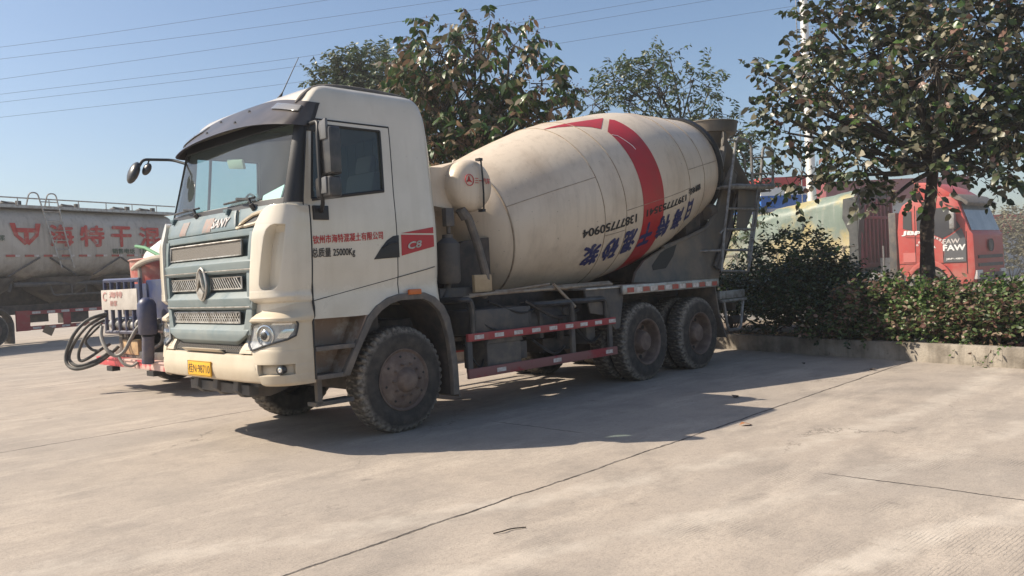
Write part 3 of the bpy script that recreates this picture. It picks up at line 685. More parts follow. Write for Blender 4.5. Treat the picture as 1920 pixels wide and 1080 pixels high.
# headlamps
def headlamp(sg):
    rows = [(.955, .905, .925), (.985, .85, 1.03), (1.02, .82, 1.12), (1.06, .832, 1.2), (1.09, .84, 1.222), (1.15, .86, 1.225), (1.19, .87, 1.226), (1.205, .95, 1.226), (1.228, 1.16, 1.226)]
    mb = MB(); patch(mb, [(z, -a * sg, -b * sg) for z, a, b in rows], .034, .03, 14, 2); h = mb.build('headlamp', mat('headlamp_bowl_%s' % ('grey'), (.42, .42, .41), .28, .2, col2=(.25, .25, .25), scale=14), truck)
    mb = MB(); ol = [yz(-a * sg, z, .042) for z, a, b in rows] + [yz(-b * sg, z, .042) for z, a, b in rows[::-1]]; mb.tube(ol, .01, 5, True); mb.build('headlamp_rim', m_blackp, h)
    c = yz(-1.04 * sg, 1.095, .036); d = Vector((-1, -.4 * sg, 0)).normalized()
    mb = MB(); mb.lathe([(-.02, .098), (.012, .096), (.014, .088), (-.01, .08), (-.012, .05)], c, d, 28); mb.lathe([(-.012, .05), (.014, .052), (.02, .044), (.026, .03), (.034, .0)], c, d, 28); mb.build('projector', m_chrome, h)
    mb = MB(); mb.lathe([(.02, .04), (.03, .03), (.038, 0)], c, d, 20); mb.build('projector_lens', m_black, h)
    mb = MB()
    patch(mb, [(1.07, -1.14 * sg, -1.2 * sg, .042), (1.13, -1.17 * sg, -1.218 * sg, .042), (1.15, -1.19 * sg, -1.22 * sg, .04)], .04, .012, 4); patch(mb, [(1.19, -1.1 * sg, -1.215 * sg, .042), (1.21, -1.12 * sg, -1.215 * sg, .042)], .04, .012, 5); mb.build('indicator', m_chrome, h)
    mb = MB(); patch(mb, [(z, -a * sg, -b * sg) for z, a, b in rows], .07, .002, 14, 2); h_ = len(mb.v) // 2; mb.v = mb.v[:h_]; mb.f = [f for f in mb.f if max(f) < h_]; mb.build('lamp_cover', m_lens, h)
both(headlamp)
# corner air deflectors
def deflector(sg):
    o = .075; E = -11.0 * sg
    L_ = [(1.385, .885), (1.5, .895), (1.75, .92), (2.0, .95), (2.1, .965), (2.17, .99), (2.215, 1.03), (2.245, 1.09), (2.262, 1.17)]
    lx = lambda z: ip(z, [p[0] for p in L_], [p[1] for p in L_])
    pi = lambda z: 1.0 if z < 1.5 else ip(z, [1.5, 1.51, 1.525, 1.56, 1.9, 1.98, 2.03, 2.058, 2.075], [1.07, 1.045, 1.03, 1.02, 1.075, 1.09, 1.11, 1.135, 1.17])
    po = lambda z: -(10 + ip(z, [1.5, 1.515, 1.56, 2.0, 2.075], [.58, .66, .71, .78, .78])) * sg
    mb = MB()
    patch(mb, [(1.385, -.885 * sg, E, .0), (1.395, -.885 * sg, E, .035), (1.43, -lx(1.43) * sg, E, o), (1.505, -lx(1.505) * sg, E, o)], o, .05, 24)
    ZZ = (1.5, 1.51, 1.525, 1.54, 1.56, 1.7, 1.9, 1.98, 2.01, 2.03, 2.045, 2.058, 2.068, 2.075)
    patch(mb, [(z, -lx(z) * sg, -pi(z) * sg, o) for z in ZZ], o, .14, 8, 1)
    patch(mb, [(z, po(z), E, o) for z in ZZ], o, .12, 12, 1)
    patch(mb, [(z, -lx(z) * sg, E, o) for z in (2.07, 2.1, 2.17, 2.215, 2.245)] + [(2.264, -1.17 * sg, E, .03), (2.27, -1.19 * sg, E, .0)], o, .05, 24, 2)
    d = mb.build('air_deflector', m_cab, truck, bevel=.007)
    mb = MB(); patch(mb, [(1.46, -.96 * sg, -10.86 * sg, .04), (1.53, -.98 * sg, -10.86 * sg, -.05), (2.03, -1.04 * sg, -10.86 * sg, -.05), (2.1, -1.04 * sg, -10.86 * sg, .04)], .0, .02, 14); mb.build('deflector_pocket', m_cab, d)
both(deflector)
# number plate and tow bracket
mb = MB(); px = cxf(.775) - .045; mb.b2((px, -.21, .695), (px + .012, .28, .845)); pl = mb.build('number_plate', m_plate, bumper, bevel=.003)
mb = MB(); flat_text(mb, '桂N·98710', (px - .002, .265, .722), (0, -.455, 0), (0, 0, .1), 0); mb.build('lettering', m_blackt, pl)
mb = MB(); mb.tube([(px - .001, .28, .705), (px - .001, -.21, .705), (px - .001, -.21, .84), (px - .001, .28, .84)], .0022, 4, True); mb.build('plate_border', m_blackt, pl)
mb = MB()
for yy in (-.42, .0, .42):
    mb.prism([(-1.42, .7), (-1.44, .56), (-1.36, .49), (-1.1, .47), (-.9, .52), (-.9, .7)], lambda p, t: (p[0], t, p[1]), yy - .05, yy + .05)
mb.b2((-1.4, -.62, .52), (-1.3, .62, .62)); mb.b2((-1.35, -.7, .6), (-.6, -.55, .72)); mb.b2((-1.35, .55, .6), (-.6, .7, .72)); mb.build('tow_bracket', m_chass2, truck, bevel=.01)

# mirrors
mb = MB()   # left
X0 = -.96
mb.box((X0, -1.47, 2.72), (.12, .25, .43)); hs = mb.build('mirror', m_blackp, truck, bevel=.035, seg=3)
mb = MB(); mb.box((X0 - .005, -1.45, 2.4), (.13, .25, .19)); mb.build('wide_mirror', m_blackp, hs, bevel=.035, seg=3)
mb = MB(); mb.box((X0 + .058, -1.47, 2.72), (.01, .2, .36)); mb.box((X0 + .058, -1.45, 2.4), (.01, .2, .14)); mb.build('mirror_glass', m_chrome, hs)
mb = MB(); mb.tube(fillet([(X0 - .03, -1.19, 3.0), (X0 - .05, -1.4, 3.0), (X0 - .075, -1.43, 2.9), (X0 - .085, -1.44, 2.4), (X0 - .05, -1.42, 2.27), (X0 + .02, -1.27, 2.2)], .06), .02, 8)
mb.box((X0 + .02, -1.25, 2.19), (.16, .05, .13)); mb.box((X0, -1.2, 2.99), (.1, .05, .09)); mb.build('mirror_arm', m_black, hs, bevel=.012)
mb = MB(); mb.prism([(0, -.1), (.11, -.1), (.13, 0), (.1, .1), (0, .13)], lambda p, t: (X0 - .075 + t, -1.55 + p[0], 2.9 + p[1] * .8), 0, .03); mb.prism([(0, -.06), (.11, -.06), (.13, 0), (.1, .08), (0, .09)], lambda p, t: (X0 - .085 + t, -1.53 + p[0], 2.4 + p[1]), 0, .02); mb.build('mirror_cap', mat('grey_mirror_cap', (.13, .13, .13), .35), hs, bevel=.01)
mb = MB()   # right, on a long forward arm
mb.tube(fillet([(-.98, 1.21, 2.93), (-1.1, 1.45, 3.02), (-1.36, 1.62, 3.03), (-1.4, 1.64, 2.95)], .06), .016, 8); ra = mb.build('mirror_arm', m_black, truck)
def pod(c, r, tilt, nm):
    mb = MB(); o = Vector(c); Rm = Matrix.Rotation(R(tilt), 3, 'X') @ Matrix.Rotation(R(24), 3, 'Y')
    G = []
    for a in np.linspace(-PI / 2, PI / 2, 9):
        G.append([o + Rm @ Vector((r[0] * math.cos(a) * math.cos(b), r[1] * math.cos(a) * math.sin(b), r[2] * math.sin(a))) for b in np.linspace(0, 2 * PI, 16, endpoint=False)])
    mb.grid(G, True); return mb.build(nm, m_blackp, ra)
pod((-1.455, 1.66, 2.88), (.055, .1, .135), -8, 'mirror'); pod((-1.33, 1.6, 2.92), (.04, .06, .075), 20, 'wide_mirror')
mb = MB(); mb.tube([(-1.3, 1.6, 3.02), (-1.33, 1.6, 2.95)], .008, 6); mb.build('mirror_stem', m_black, ra)

# step well, front wheel arch and mudflap (left and right)
for sg in (1, -1):
    Y = lambda y: y * sg
    mb = MB(); mb.b2((-1.06, Y(-1.0), .69), (-.5, Y(-.98), 1.24)); mb.b2((-1.075, Y(-1.24), .68), (-1.055, Y(-.98), 1.23)); mb.prism([(-.77, .69), (-.6, .98), (-.48, 1.22), (-.44, 1.22), (-.56, .98), (-.73, .69)], lambda p, t: (p[0], t, p[1]), Y(-1.24), Y(-.98)); st = mb.build('step_well', m_step, truck)
    for z, x1 in ((.955, -.62), (.695, -.74)):
        mb = MB(); mb.b2((-1.055, Y(-1.24), z - .03), (x1, Y(-.99), z)); mb.b2((-1.055, Y(-1.25), z - .035), (x1, Y(-1.235), z + .008)); mb.build('step', m_flare, st, bevel=.005)
    mb = MB(); mb.b2((-1.0, Y(-1.15), .42), (-.95, Y(-1.1), .66)); mb.b2((-1.02, Y(-1.15), .4), (-.6, Y(-1.0), .44)); mb.build('step_bracket', m_chass2, st)
    arch = [(-.78, .68), (-.66, .88), (-.56, 1.05), (-.47, 1.2), (-.36, 1.3), (-.22, 1.37), (-.08, 1.4), (.25, 1.4), (.38, 1.35), (.5, 1.25), (.57, 1.12), (.62, .9), (.655, .6), (.66, .3)]
    inner = [(-.71, .66), (-.6, .86), (-.5, 1.02), (-.41, 1.16), (-.3, 1.25), (-.18, 1.31), (-.06, 1.335), (.22, 1.335), (.33, 1.29), (.43, 1.2), (.49, 1.08), (.54, .9), (.575, .6), (.58, .3)]
    mb = MB()
    mb.slab([[(x, Y(-1.262), z) for x, z in arch], [(x, Y(-1.262), z) for x, z in inner]], [[(x, Y(-1.2), z) for x, z in arch], [(x, Y(-1.2), z) for x, z in inner]])
    ar = mb.build('wheel_arch', m_flare, truck, bevel=.008)
    mb = MB(); mb.slab([[(x, Y(-1.2), z) for x, z in inner], [(x, Y(-.72), z) for x, z in inner]], [[(x * 1.0, Y(-1.2), z + .02) for x, z in inner], [(x, Y(-.72), z + .02) for x, z in inner]]); mb.build('arch_liner', m_chass, ar)
    mb = MB(); mb.slab([[(.6, Y(-1.25), .6), (.6, Y(-.8), .6)], [(.66, Y(-1.25), .27), (.66, Y(-.8), .27)]], [[(.62, Y(-1.25), .6), (.62, Y(-.8), .6)], [(.68, Y(-1.25), .27), (.68, Y(-.8), .27)]]); mb.build('mudflap', m_flare, ar)
    mb = MB(); mb.b2((.03, Y(-1.285), 1.385), (.19, Y(-1.25), 1.44)); mb.build('side_marker', m_orange, ar, bevel=.012)
# ================================================================ MIXER TRUCK : wheels, chassis, drum
TR = .545
def wheel(parent, x, yout, sg, kind, z=.53):
    # yout = distance of the outer tyre face from the centreline; kind 'steer' or 'drive'
    w_ = empty('wheel', (x, sg * yout, z), 0, parent); ax = (0, -sg, 0)   # axis points inward
    n = 138
    prof = [(.018, .30), (.0, .36), (-.004, .41), (.004, .46), (.02, .5), (.035, .525), (.05, .537), (.075, .545), (.15, .548), (.225, .545), (.255, .535), (.28, .5), (.3, .42), (.28, .3)]
    def mod(i, j):
        if i in (4, 5, 6, 7, 10): return -.026 * (1 if (j % 3) == 2 else 0) * (.6 if i == 4 else 1)
        if i in (8, 9): return -.014 * (1 if ((j + 1) % 3) == 2 else 0)
        return 0
    mb = MB(); mb.lathe(prof, (0, 0, 0), ax, n, mod); mb.build('tyre', m_tyre, w_, angle=28)
    if kind != 'steer':
        mb = MB(); mb.lathe([(a + .34, r) for a, r in prof], (0, 0, 0), ax, n, mod); mb.build('inner_tyre', m_tyre, w_, angle=28)
    mb = MB()
    if kind == 'steer':
        mb.lathe([(.03, .3), (.004, .315), (.0, .308), (.015, .295), (.02, .285), (.0, .262), (-.012, .22), (-.014, .19), (-.03, .165), (-.035, .13), (-.06, .115), (-.085, .1), (-.1, .075), (-.105, .03), (-.105, 0)], (0, 0, 0), ax, 40)
        holes = (.242, .013, -.006)
    else:
        mb.lathe([(.03, .3), (.004, .318), (.0, .31), (.015, .292), (.05, .282), (.13, .272), (.16, .26), (.175, .2), (.17, .17), (.1, .15), (.06, .14), (.03, .12), (.02, .05), (.02, 0)], (0, 0, 0), ax, 40)
        holes = (.225, .03, .165)
    rim = mb.build('rim', m_rim, w_, angle=30)
    mb = MB()
    for k in range(8):
        a = 2 * PI * k / 8 + .2; p = Vector((holes[0] * math.cos(a), -sg * (holes[2] - .004), holes[0] * math.sin(a)))
        mb.lathe([(0, 0), (0, holes[1]), (.006, holes[1])], p, ax, 10)
    mb.build('hand_hole', m_black, w_)
    mb = MB(); rb, ob = (.165, -.03) if kind == 'steer' else (.175, .165)
    for k in range(10):
        a = 2 * PI * k / 10; p = Vector((rb * math.cos(a), -sg * ob, rb * math.sin(a))); mb.lathe([(.01, 0.014), (-.025, .014), (-.028, .009), (-.04, .007), (-.04, 0)], p, ax, 6)
    mb.build('wheel_nut', m_rim, w_, angle=20)
    return w_
for sg in (-1, 1):
    wheel(truck, 0, 1.176, sg, 'steer')
    wheel(truck, 4.194, 1.221, sg, 'drive'); wheel(truck, 5.565, 1.221, sg, 'drive')

# frame, axles, drive line
mb = MB()
for y in (-.43, .43):
    mb.b2((-1.25, y - .04, .82), (6.9, y + .04, 1.1)); mb.b2((.9, y - .06, 1.105), (6.7, y + .06, 1.3))
for x in (-1.2, .75, 1.6, 2.6, 3.5, 4.9, 6.2, 6.85): mb.b2((x - .05, -.4, .85), (x + .05, .4, 1.07))
mb.build('frame', m_chass, truck, bevel=.01)
mb = MB(); mb.box((0, 0, .45), (.16, 1.7, .14)); mb.box((0, -.75, .62), (.9, .09, .07)); mb.box((0, .75, .62), (.9, .09, .07)); mb.tube([(-.1, -.8, .6), (-.05, -.8, 1.1)], .05); mb.tube([(-.1, .8, .6), (-.05, .8, 1.1)], .05); mb.box((-.25, -.8, .95), (.25, .3, .5)); mb.build('front_axle', m_chass, truck, bevel=.012)
for x in (4.194, 5.565):
    mb = MB(); mb.tube([(x, -.95, .53), (x, .95, .53)], .1, 12)
    G = [[(x + .27 * math.cos(a) * math.cos(b), .27 * math.cos(a) * math.sin(b), .53 + .27 * math.sin(a)) for b in np.linspace(0, 2 * PI, 16, endpoint=False)] for a in np.linspace(-PI / 2, PI / 2, 9)]
    mb.grid(G, True); mb.build('rear_axle', m_chass, truck)
mb = MB()
for y in (-.62, .62):
    mb = MB(); mb.prism([(4.0, .62), (4.5, .72), (4.88, .95), (5.2, .72), (5.75, .62), (5.75, .7), (5.2, .86), (4.88, 1.08), (4.5, .86), (4.0, .7)], lambda p, t: (p[0], t, p[1]), y - .06, y + .06); mb.build('leaf_spring', m_chass, truck)
mb = MB(); mb.tube([(1.0, 0, .7), (4.0, 0, .58)], .06, 10); mb.b2((-.9, -.35, .62), (.3, .35, 1.5)); mb.b2((.3, -.25, .55), (1.2, .25, 1.1)); mb.build('engine_and_driveshaft', m_chass, truck, bevel=.04)

# things behind the cab
mb = MB()
P_ = lambda px, py: ony(-1.0, px, py)
mb.lathe([(0, 0), (0, .1), (.03, .125), (.44, .13), (.47, .1), (.5, .06), (.54, .06), (.54, 0)], (.84, -.98, 1.47), (0, 0, 1), 18); mb.build('air_filter', m_chass2, truck, angle=40)
mb = MB(); mb.b2((.8, -1.02, 2.1), (.92, -.95, 2.3)); mb.tube([(.86, -.98, 2.3), (.86, -.98, 2.02)], .025); mb.b2((.72, -.95, 1.3), (1.5, -.6, 1.42)); mb.b2((.7, -.6, 1.1), (.78, .6, 2.2)); mb.tube([(.78, -.95, 1.3), (.9, -.9, 1.5)], .04); mb.build('bulkhead_bracket', m_chass2, truck, bevel=.008)
mb = MB(); mb.tube(smooth([(1.08, -.98, 2.26), (1.14, -1.0, 2.2), (1.22, -1.0, 2.02), (1.3, -1.0, 1.8), (1.38, -1.0, 1.5), (1.42, -.9, 1.3)]), .048, 10); mb.tube([(1.05, -.98, 2.3), (1.12, -.99, 2.2)], .062, 10); mb.build('water_hose', m_flare, truck)
mb = MB(); mb.box((1.293, -1.02, 1.455), (.27, .05, .2)); tb = mb.build('control_box', mat('tan_box', (.42, .3, .17), .6, col2=(.5, .36, .22), scale=12), truck, bevel=.012)
mb = MB()
mb.prism([(1.05, 1.3), (1.05, 1.65), (1.3, 1.95), (1.75, 2.0), (1.75, 1.3)], lambda p, t: (p[0], t, p[1]), -.7, -.6); mb.prism([(1.05, 1.3), (1.05, 1.65), (1.3, 1.95), (1.75, 2.0), (1.75, 1.3)], lambda p, t: (p[0], t, p[1]), .6, .7); mb.b2((1.05, -.6, 1.3), (1.15, .6, 1.8)); mb.build('front_pedestal', m_chass, truck, bevel=.01)
# water tank : transverse barrel with a gauge on its left end
mb = MB()
TCx, TCz = 1.2, 2.56
tp_ = [(1.1, 0), (1.1, .1), (1.085, .2), (1.05, .262), (1.0, .288), (.95, .295), (-.95, .295), (-1.0, .288), (-1.05, .262), (-1.085, .2), (-1.1, .1), (-1.1, 0)]
mb.lathe(tp_, (TCx, -.02, TCz), (0, 1, 0), 40, up=(0, 0, 1))
mb.prism([(TCx - .1, TCz + .28), (TCx - .32, TCz + .2), (TCx - .6, TCz + .19), (TCx - .62, TCz - .1), (TCx - .55, TCz - .22), (TCx - .2, TCz - .26)], lambda p, t: (p[0], t, p[1]), -.9, .9)
tank = mb.build('water_tank', m_drum, truck, angle=40, bevel=0)
mb = MB(); mb.tube([(TCx + .07, -1.13, TCz - .27), (TCx + .06, -1.15, TCz - .1), (TCx + .055, -1.15, TCz + .1), (TCx + .06, -1.13, TCz + .27)], .012, 6); mb.box((TCx + .07, -1.1, TCz - .285), (.05, .07, .03)); mb.box((TCx + .06, -1.1, TCz + .285), (.05, .07, .03)); mb.build('level_gauge', m_black, tank)
mb = MB(); cx, cz = TCx - .125, TCz + .045; ytx = -1.128
mb.tube([(cx + .062 * math.cos(a), ytx, cz + .062 * math.sin(a)) for a in np.linspace(0, 2 * PI, 26, endpoint=False)], .005, 4, True)
for k in range(3):
    a = PI / 2 + 2 * PI * k / 3; d = np.array([math.cos(a), math.sin(a)]); q = np.array([-d[1], d[0]])
    mb.prism([d * .05, d * .005 + q * .014, d * -.012 + q * .03 * (1), d * -.006], lambda p, t: (cx + p[0], t, cz + p[1]), ytx, ytx + .012)
flat_text(mb, '三一汽车', (cx + .085, ytx + .004, cz - .035), (.235, 0, .0), (0, 0, .07), .01); mb.build('tank_emblem', m_redt, tank)

# drum
DO = np.array([1.987, 0, 2.093]); TI = .2157; DA = np.array([math.cos(TI), 0, math.sin(TI)]); DU = np.array([-math.sin(TI), 0, math.cos(TI)])
KS = [0, .25, .6, 1.0, 1.4, 1.667, 1.95, 3.05, 3.364, 3.7, 4.2, 4.7, 5.0]; KR = [.871, .93, 1.006, 1.078, 1.14, 1.17, 1.184, 1.184, 1.165, 1.115, 1.02, .925, .868]
def drad(s): return float(np.interp(s, KS, KR))
def dp(s, al, off=0):   # al in degrees from the top, growing towards the left side
    a = R(al); r = drad(s) + off
    return DO + DA * s + DU * r * math.cos(a) + np.array([0, -1, 0]) * r * math.sin(a)
mb = MB()
prof = [(-.42, 0), (-.42, .3), (-.4, .4), (-.3, .58), (-.17, .74), (-.06, .835), (0, .871)] + [(s, drad(s)) for s in np.linspace(.1, 5.0, 50)] + [(5.02, .86), (5.2, .84), (5.35, .78), (5.6, .64), (5.8, .52), (5.8, .48), (5.5, .45)]
mb.lathe(prof, DO, DA, 96, up=DU); drum = mb.build('drum', m_drum, truck, angle=40)
mb = MB()
for s in (0, 1.486, 1.93, 3.7, 4.35): mb.tube([dp(s, a, .001) for a in range(0, 360, 4)], .007 if s else .012, 6, True)
for s0, s1, a in ((0, 1.486, 72), (1.93, 3.7, 99), (3.7, 5.0, 85), (1.486, 1.93, 112)): mb.tube([dp(s, a, .001) for s in np.linspace(s0, s1, 14)], .005, 5)
mb.build('weld_seam', m_weld, drum)
mb = MB(); mb.lathe([(5.03, .84), (5.03, .9), (5.13, .9), (5.13, .8)], DO, DA, 96, up=DU); mb.build('roller_track', m_black, drum, angle=40)
mb = MB()
def band(S0, S1, A, k=8):
    mb.grid([[dp(s0 + (s1 - s0) * i / k, a, .004) for i in range(k + 1)] for s0, s1, a in zip(S0, S1, A)])
A = list(range(46, 316, 3)); band([2.335] * len(A), [2.862] * len(A), A)
A = np.linspace(27, 46, 9); band([ip(a, [27, 41, 46], [2.76, 2.34, 2.335]) for a in A], [ip(a, [27, 29, 46], [2.765, 2.82, 2.862]) for a in A], A)
def poly_band(pts, n=10):
    # triangle fan strip between two polylines
    (a, b) = pts; mb.grid([[dp(*(np.array(p) * (1 - t) + np.array(q) * t), .004) for t in np.linspace(0, 1, n)] for p, q in zip(a, b)])
L1 = [(1.5, 18), (1.9, 19.5), (2.3, 21), (2.72, 23)]; L2 = [(1.501, 18.6), (1.9, 26), (2.16, 32), (2.29, 37)]
den = lambda L: [tuple(np.array(L[i]) * (1 - t) + np.array(L[i + 1]) * t) for i in range(len(L) - 1) for t in np.linspace(0, 1, 6)[:-1]] + [L[-1]]
poly_band((den(L1), den(L2)))
mb.build('red_stripe', m_red, drum)
mb = MB()
mb.tube([dp(*p, .006) for p in den([(2.345, 45), (2.43, 47), (2.55, 58), (2.56, 61)])], .005, 4); mb.build('stripe_outline', m_white, drum)
# stencilled writing runs upside down from the rear to the front
def wrap(mb, body, s0, s1, a_top, a_bot, bold=0, tilt=0):
    # u runs from s0 (rear) to s1 (front); v = 0 baseline sits at a_top
    letter(mb, body, lambda u, v: dp(s0 + (s1 - s0) * u, a_top + (a_bot - a_top) * v + tilt * u, .0055), bold, .06)
mb = MB()
for i, ch in enumerate('海特干混砂浆'):
    s = [3.36, 2.93, 2.5, 2.08, 1.68, 1.29][i]; wrap(mb, ch, s + .165, s - .155, 111 + i * .7 + (1.5 if i > 3 else 0), 129 + i * .9, .045)
mb.build('company_lettering', m_blue, drum); mb = MB(); wrap(mb, '口', 3.88, 3.66, 109, 126, .05); wrap(mb, '一', 3.86, 3.68, 117, 119, .03)
mb.build('emblem', m_blue, drum)
mb = MB(); wrap(mb, '13977753541', 3.55, 2.41, 102.3, 107.3, .03, .6); mb.build('phone_lettering', m_blackt, drum); mb = MB(); wrap(mb, '13877750904', 2.17, 1.07, 103, 109, .03, .8); mb.build('phone_lettering', m_blackt, drum); mb = MB(); wrap(mb, '销售电话:', 4.15, 3.64, 99.5, 105, .03)
mb.build('phone_lettering', m_blackt, drum)
# rollers and rear pedestal
mb = MB()
for y in (-.62, .62): MB().tube([DO + DA * 5.0 + np.array([0, y, -.76]), DO + DA * 5.19 + np.array([0, y, -.76])], .12, 16).build('drum_roller', m_chass2, truck)
PY = -.72
out = [ony(PY, *p)[[0, 2]] for p in [(1188, 530), (1193, 510), (1208, 489), (1245, 465), (1290, 446), (1325, 428), (1344, 398), (1358, 350), (1374, 315), (1382, 325), (1376, 370), (1368, 440), (1354, 500), (1346, 526)]]
hole = [ony(PY, *p)[[0, 2]] for p in [(1238, 474), (1270, 452), (1262, 480), (1248, 503), (1224, 507), (1222, 498)]]
m_ped = mat('grey_stained_steel', (.115, .11, .1), .6, col2=(.19, .155, .115), scale=2.2, streak=((.09, .08, .07), .6), dust=DUST, dtop=2.2, dbot=1.3, damt=.5)
for y in (PY, -PY - .04):
    mb = MB(); mb.prism(out, lambda p, t: (p[0], t, p[1]), y, y + .04); pd = mb.build('rear_pedestal', m_ped, truck)
    mb = MB(); mb.prism(hole, lambda p, t: (p[0], t, p[1]), y - .004, y + .044); mb.build('pedestal_opening', m_black, pd)
    mb = MB(); mb.tube([(p[0], y + .02, p[1]) for p in out[3:10]], .035, 8); mb.build('pedestal_flange', m_ped, pd)
x0 = out[-1][0]; boxes('pedestal_crossplate', m_ped, truck, [((x0 - .12, -.68, 1.32), (x0 - .04, .68, 2.2)), ((out[8][0] - .3, -.68, 2.9), (out[8][0] - .22, .68, 3.1))])
mb = MB(); mb.b2((6.25, -.62, 1.33), (6.7, .62, 2.5)); mb.b2((5.6, -.5, 1.33), (6.25, .5, 1.75)); mb.b2((6.65, -.56, 2.2), (7.05, .56, 3.0)); mb.build('rear_shade_block', m_chass, truck, bevel=.04)  # added dark blocks closing the view behind the pedestal, standing for its shade
# hopper and chute at the mouth of the drum
mb = MB(); hc = np.array([8.12, 0, 3.84])
mb.lathe([(-.5, .22), (-.2, .28), (.02, .33), (.05, .49), (.23, .52), (.24, .535), (.255, .52), (.24, .48), (.08, .44), (-.2, .24)], hc, (0.0, 0, 1), 40); hp = mb.build('hopper', m_ped, truck, angle=40)
mb = MB()
G1 = []; G2 = []
for t in np.linspace(0, 1, 9):
    c_ = np.array([7.75, -.1, 3.35]) * (1 - t) + np.array([8.5, -.35, 2.55]) * t; wd = .42 - .14 * t
    row = []; row2 = []
    for a in np.linspace(-PI * .55, PI * .55, 13):
        row.append(c_ + np.array([0, wd * math.sin(a), -wd * math.cos(a) + wd])); row2.append(row[-1] + np.array([.0, -.02 * math.sin(a), .025]))
    G1.append(row); G2.append(row2)
mb.slab(G1, G2); mb.build('discharge_chute', m_ped, truck)
mb = MB(); cr = np.array([7.35, 0, 3.55])
mb.tube([(7.3, -.6, 2.9), (7.75, -.5, 3.5), (7.95, -.4, 3.86)], .045); mb.tube([(7.3, .6, 2.9), (7.75, .5, 3.5), (7.95, .4, 3.86)], .045); mb.tube([(7.75, -.5, 3.5), (7.75, .5, 3.5)], .045); mb.build('hopper_frame', m_ped, truck)
# ladder with platform and hoops
mb = MB(); Q = lambda px, py, y=-1.0: ony(y, px, py)
mb.tube(fillet([Q(1353, 508), Q(1358, 435), Q(1368, 350), Q(1381, 257), Q(1408, 266), Q(1411, 350)], .12), .024, 8)
mb.tube(fillet([Q(1403, 510), Q(1416, 420), Q(1425, 350), Q(1431, 274), Q(1449, 282), Q(1449, 348)], .1), .024, 8)
mb.tube(fillet([Q(1421, 352), Q(1404, 470), Q(1402, 492), Q(1408, 488)], .08), .018, 8)
mb.tube(fillet([Q(1385, 283, -.7), Q(1396, 292, -.7), Q(1398, 325, -.7)], .1), .02, 8)
for a, b in (((1353, 508), (1403, 509)), ((1357, 469), (1409, 469)), ((1362, 430), (1415, 430)), ((1366, 391), (1420, 392))): mb.tube([Q(*a), Q(*b)], .02, 8)
mb.tube([Q(1368, 350), Q(1449, 350)], .045, 8); mb.tube([Q(1409, 296), Q(1447, 294)], .016, 6); mb.tube([Q(1411, 326), Q(1447, 325)], .016, 6); mb.tube([Q(1366, 262), Q(1390, 266)], .02, 6)
mb.tube([Q(1368, 350), tuple(Q(1368, 350) + np.array([0, .6, 0]))], .03); mb.tube([Q(1425, 350), tuple(Q(1425, 350) + np.array([-.6, .6, .1]))], .03); mb.tube([Q(1357, 469), tuple(Q(1357, 469) + np.array([-.25, .3, 0]))], .02)
mb.tube(fillet([Q(1362, 402), Q(1361, 425), Q(1350, 438)], .1), .016, 6)
mb.build('ladder', m_pipe, truck)
mb = MB(); a = Q(1368, 350); b = Q(1446, 350); mb.b2((a[0], -1.0, a[2] - .02), (b[0], -.45, a[2])); mb.build('platform', m_chass2, truck)

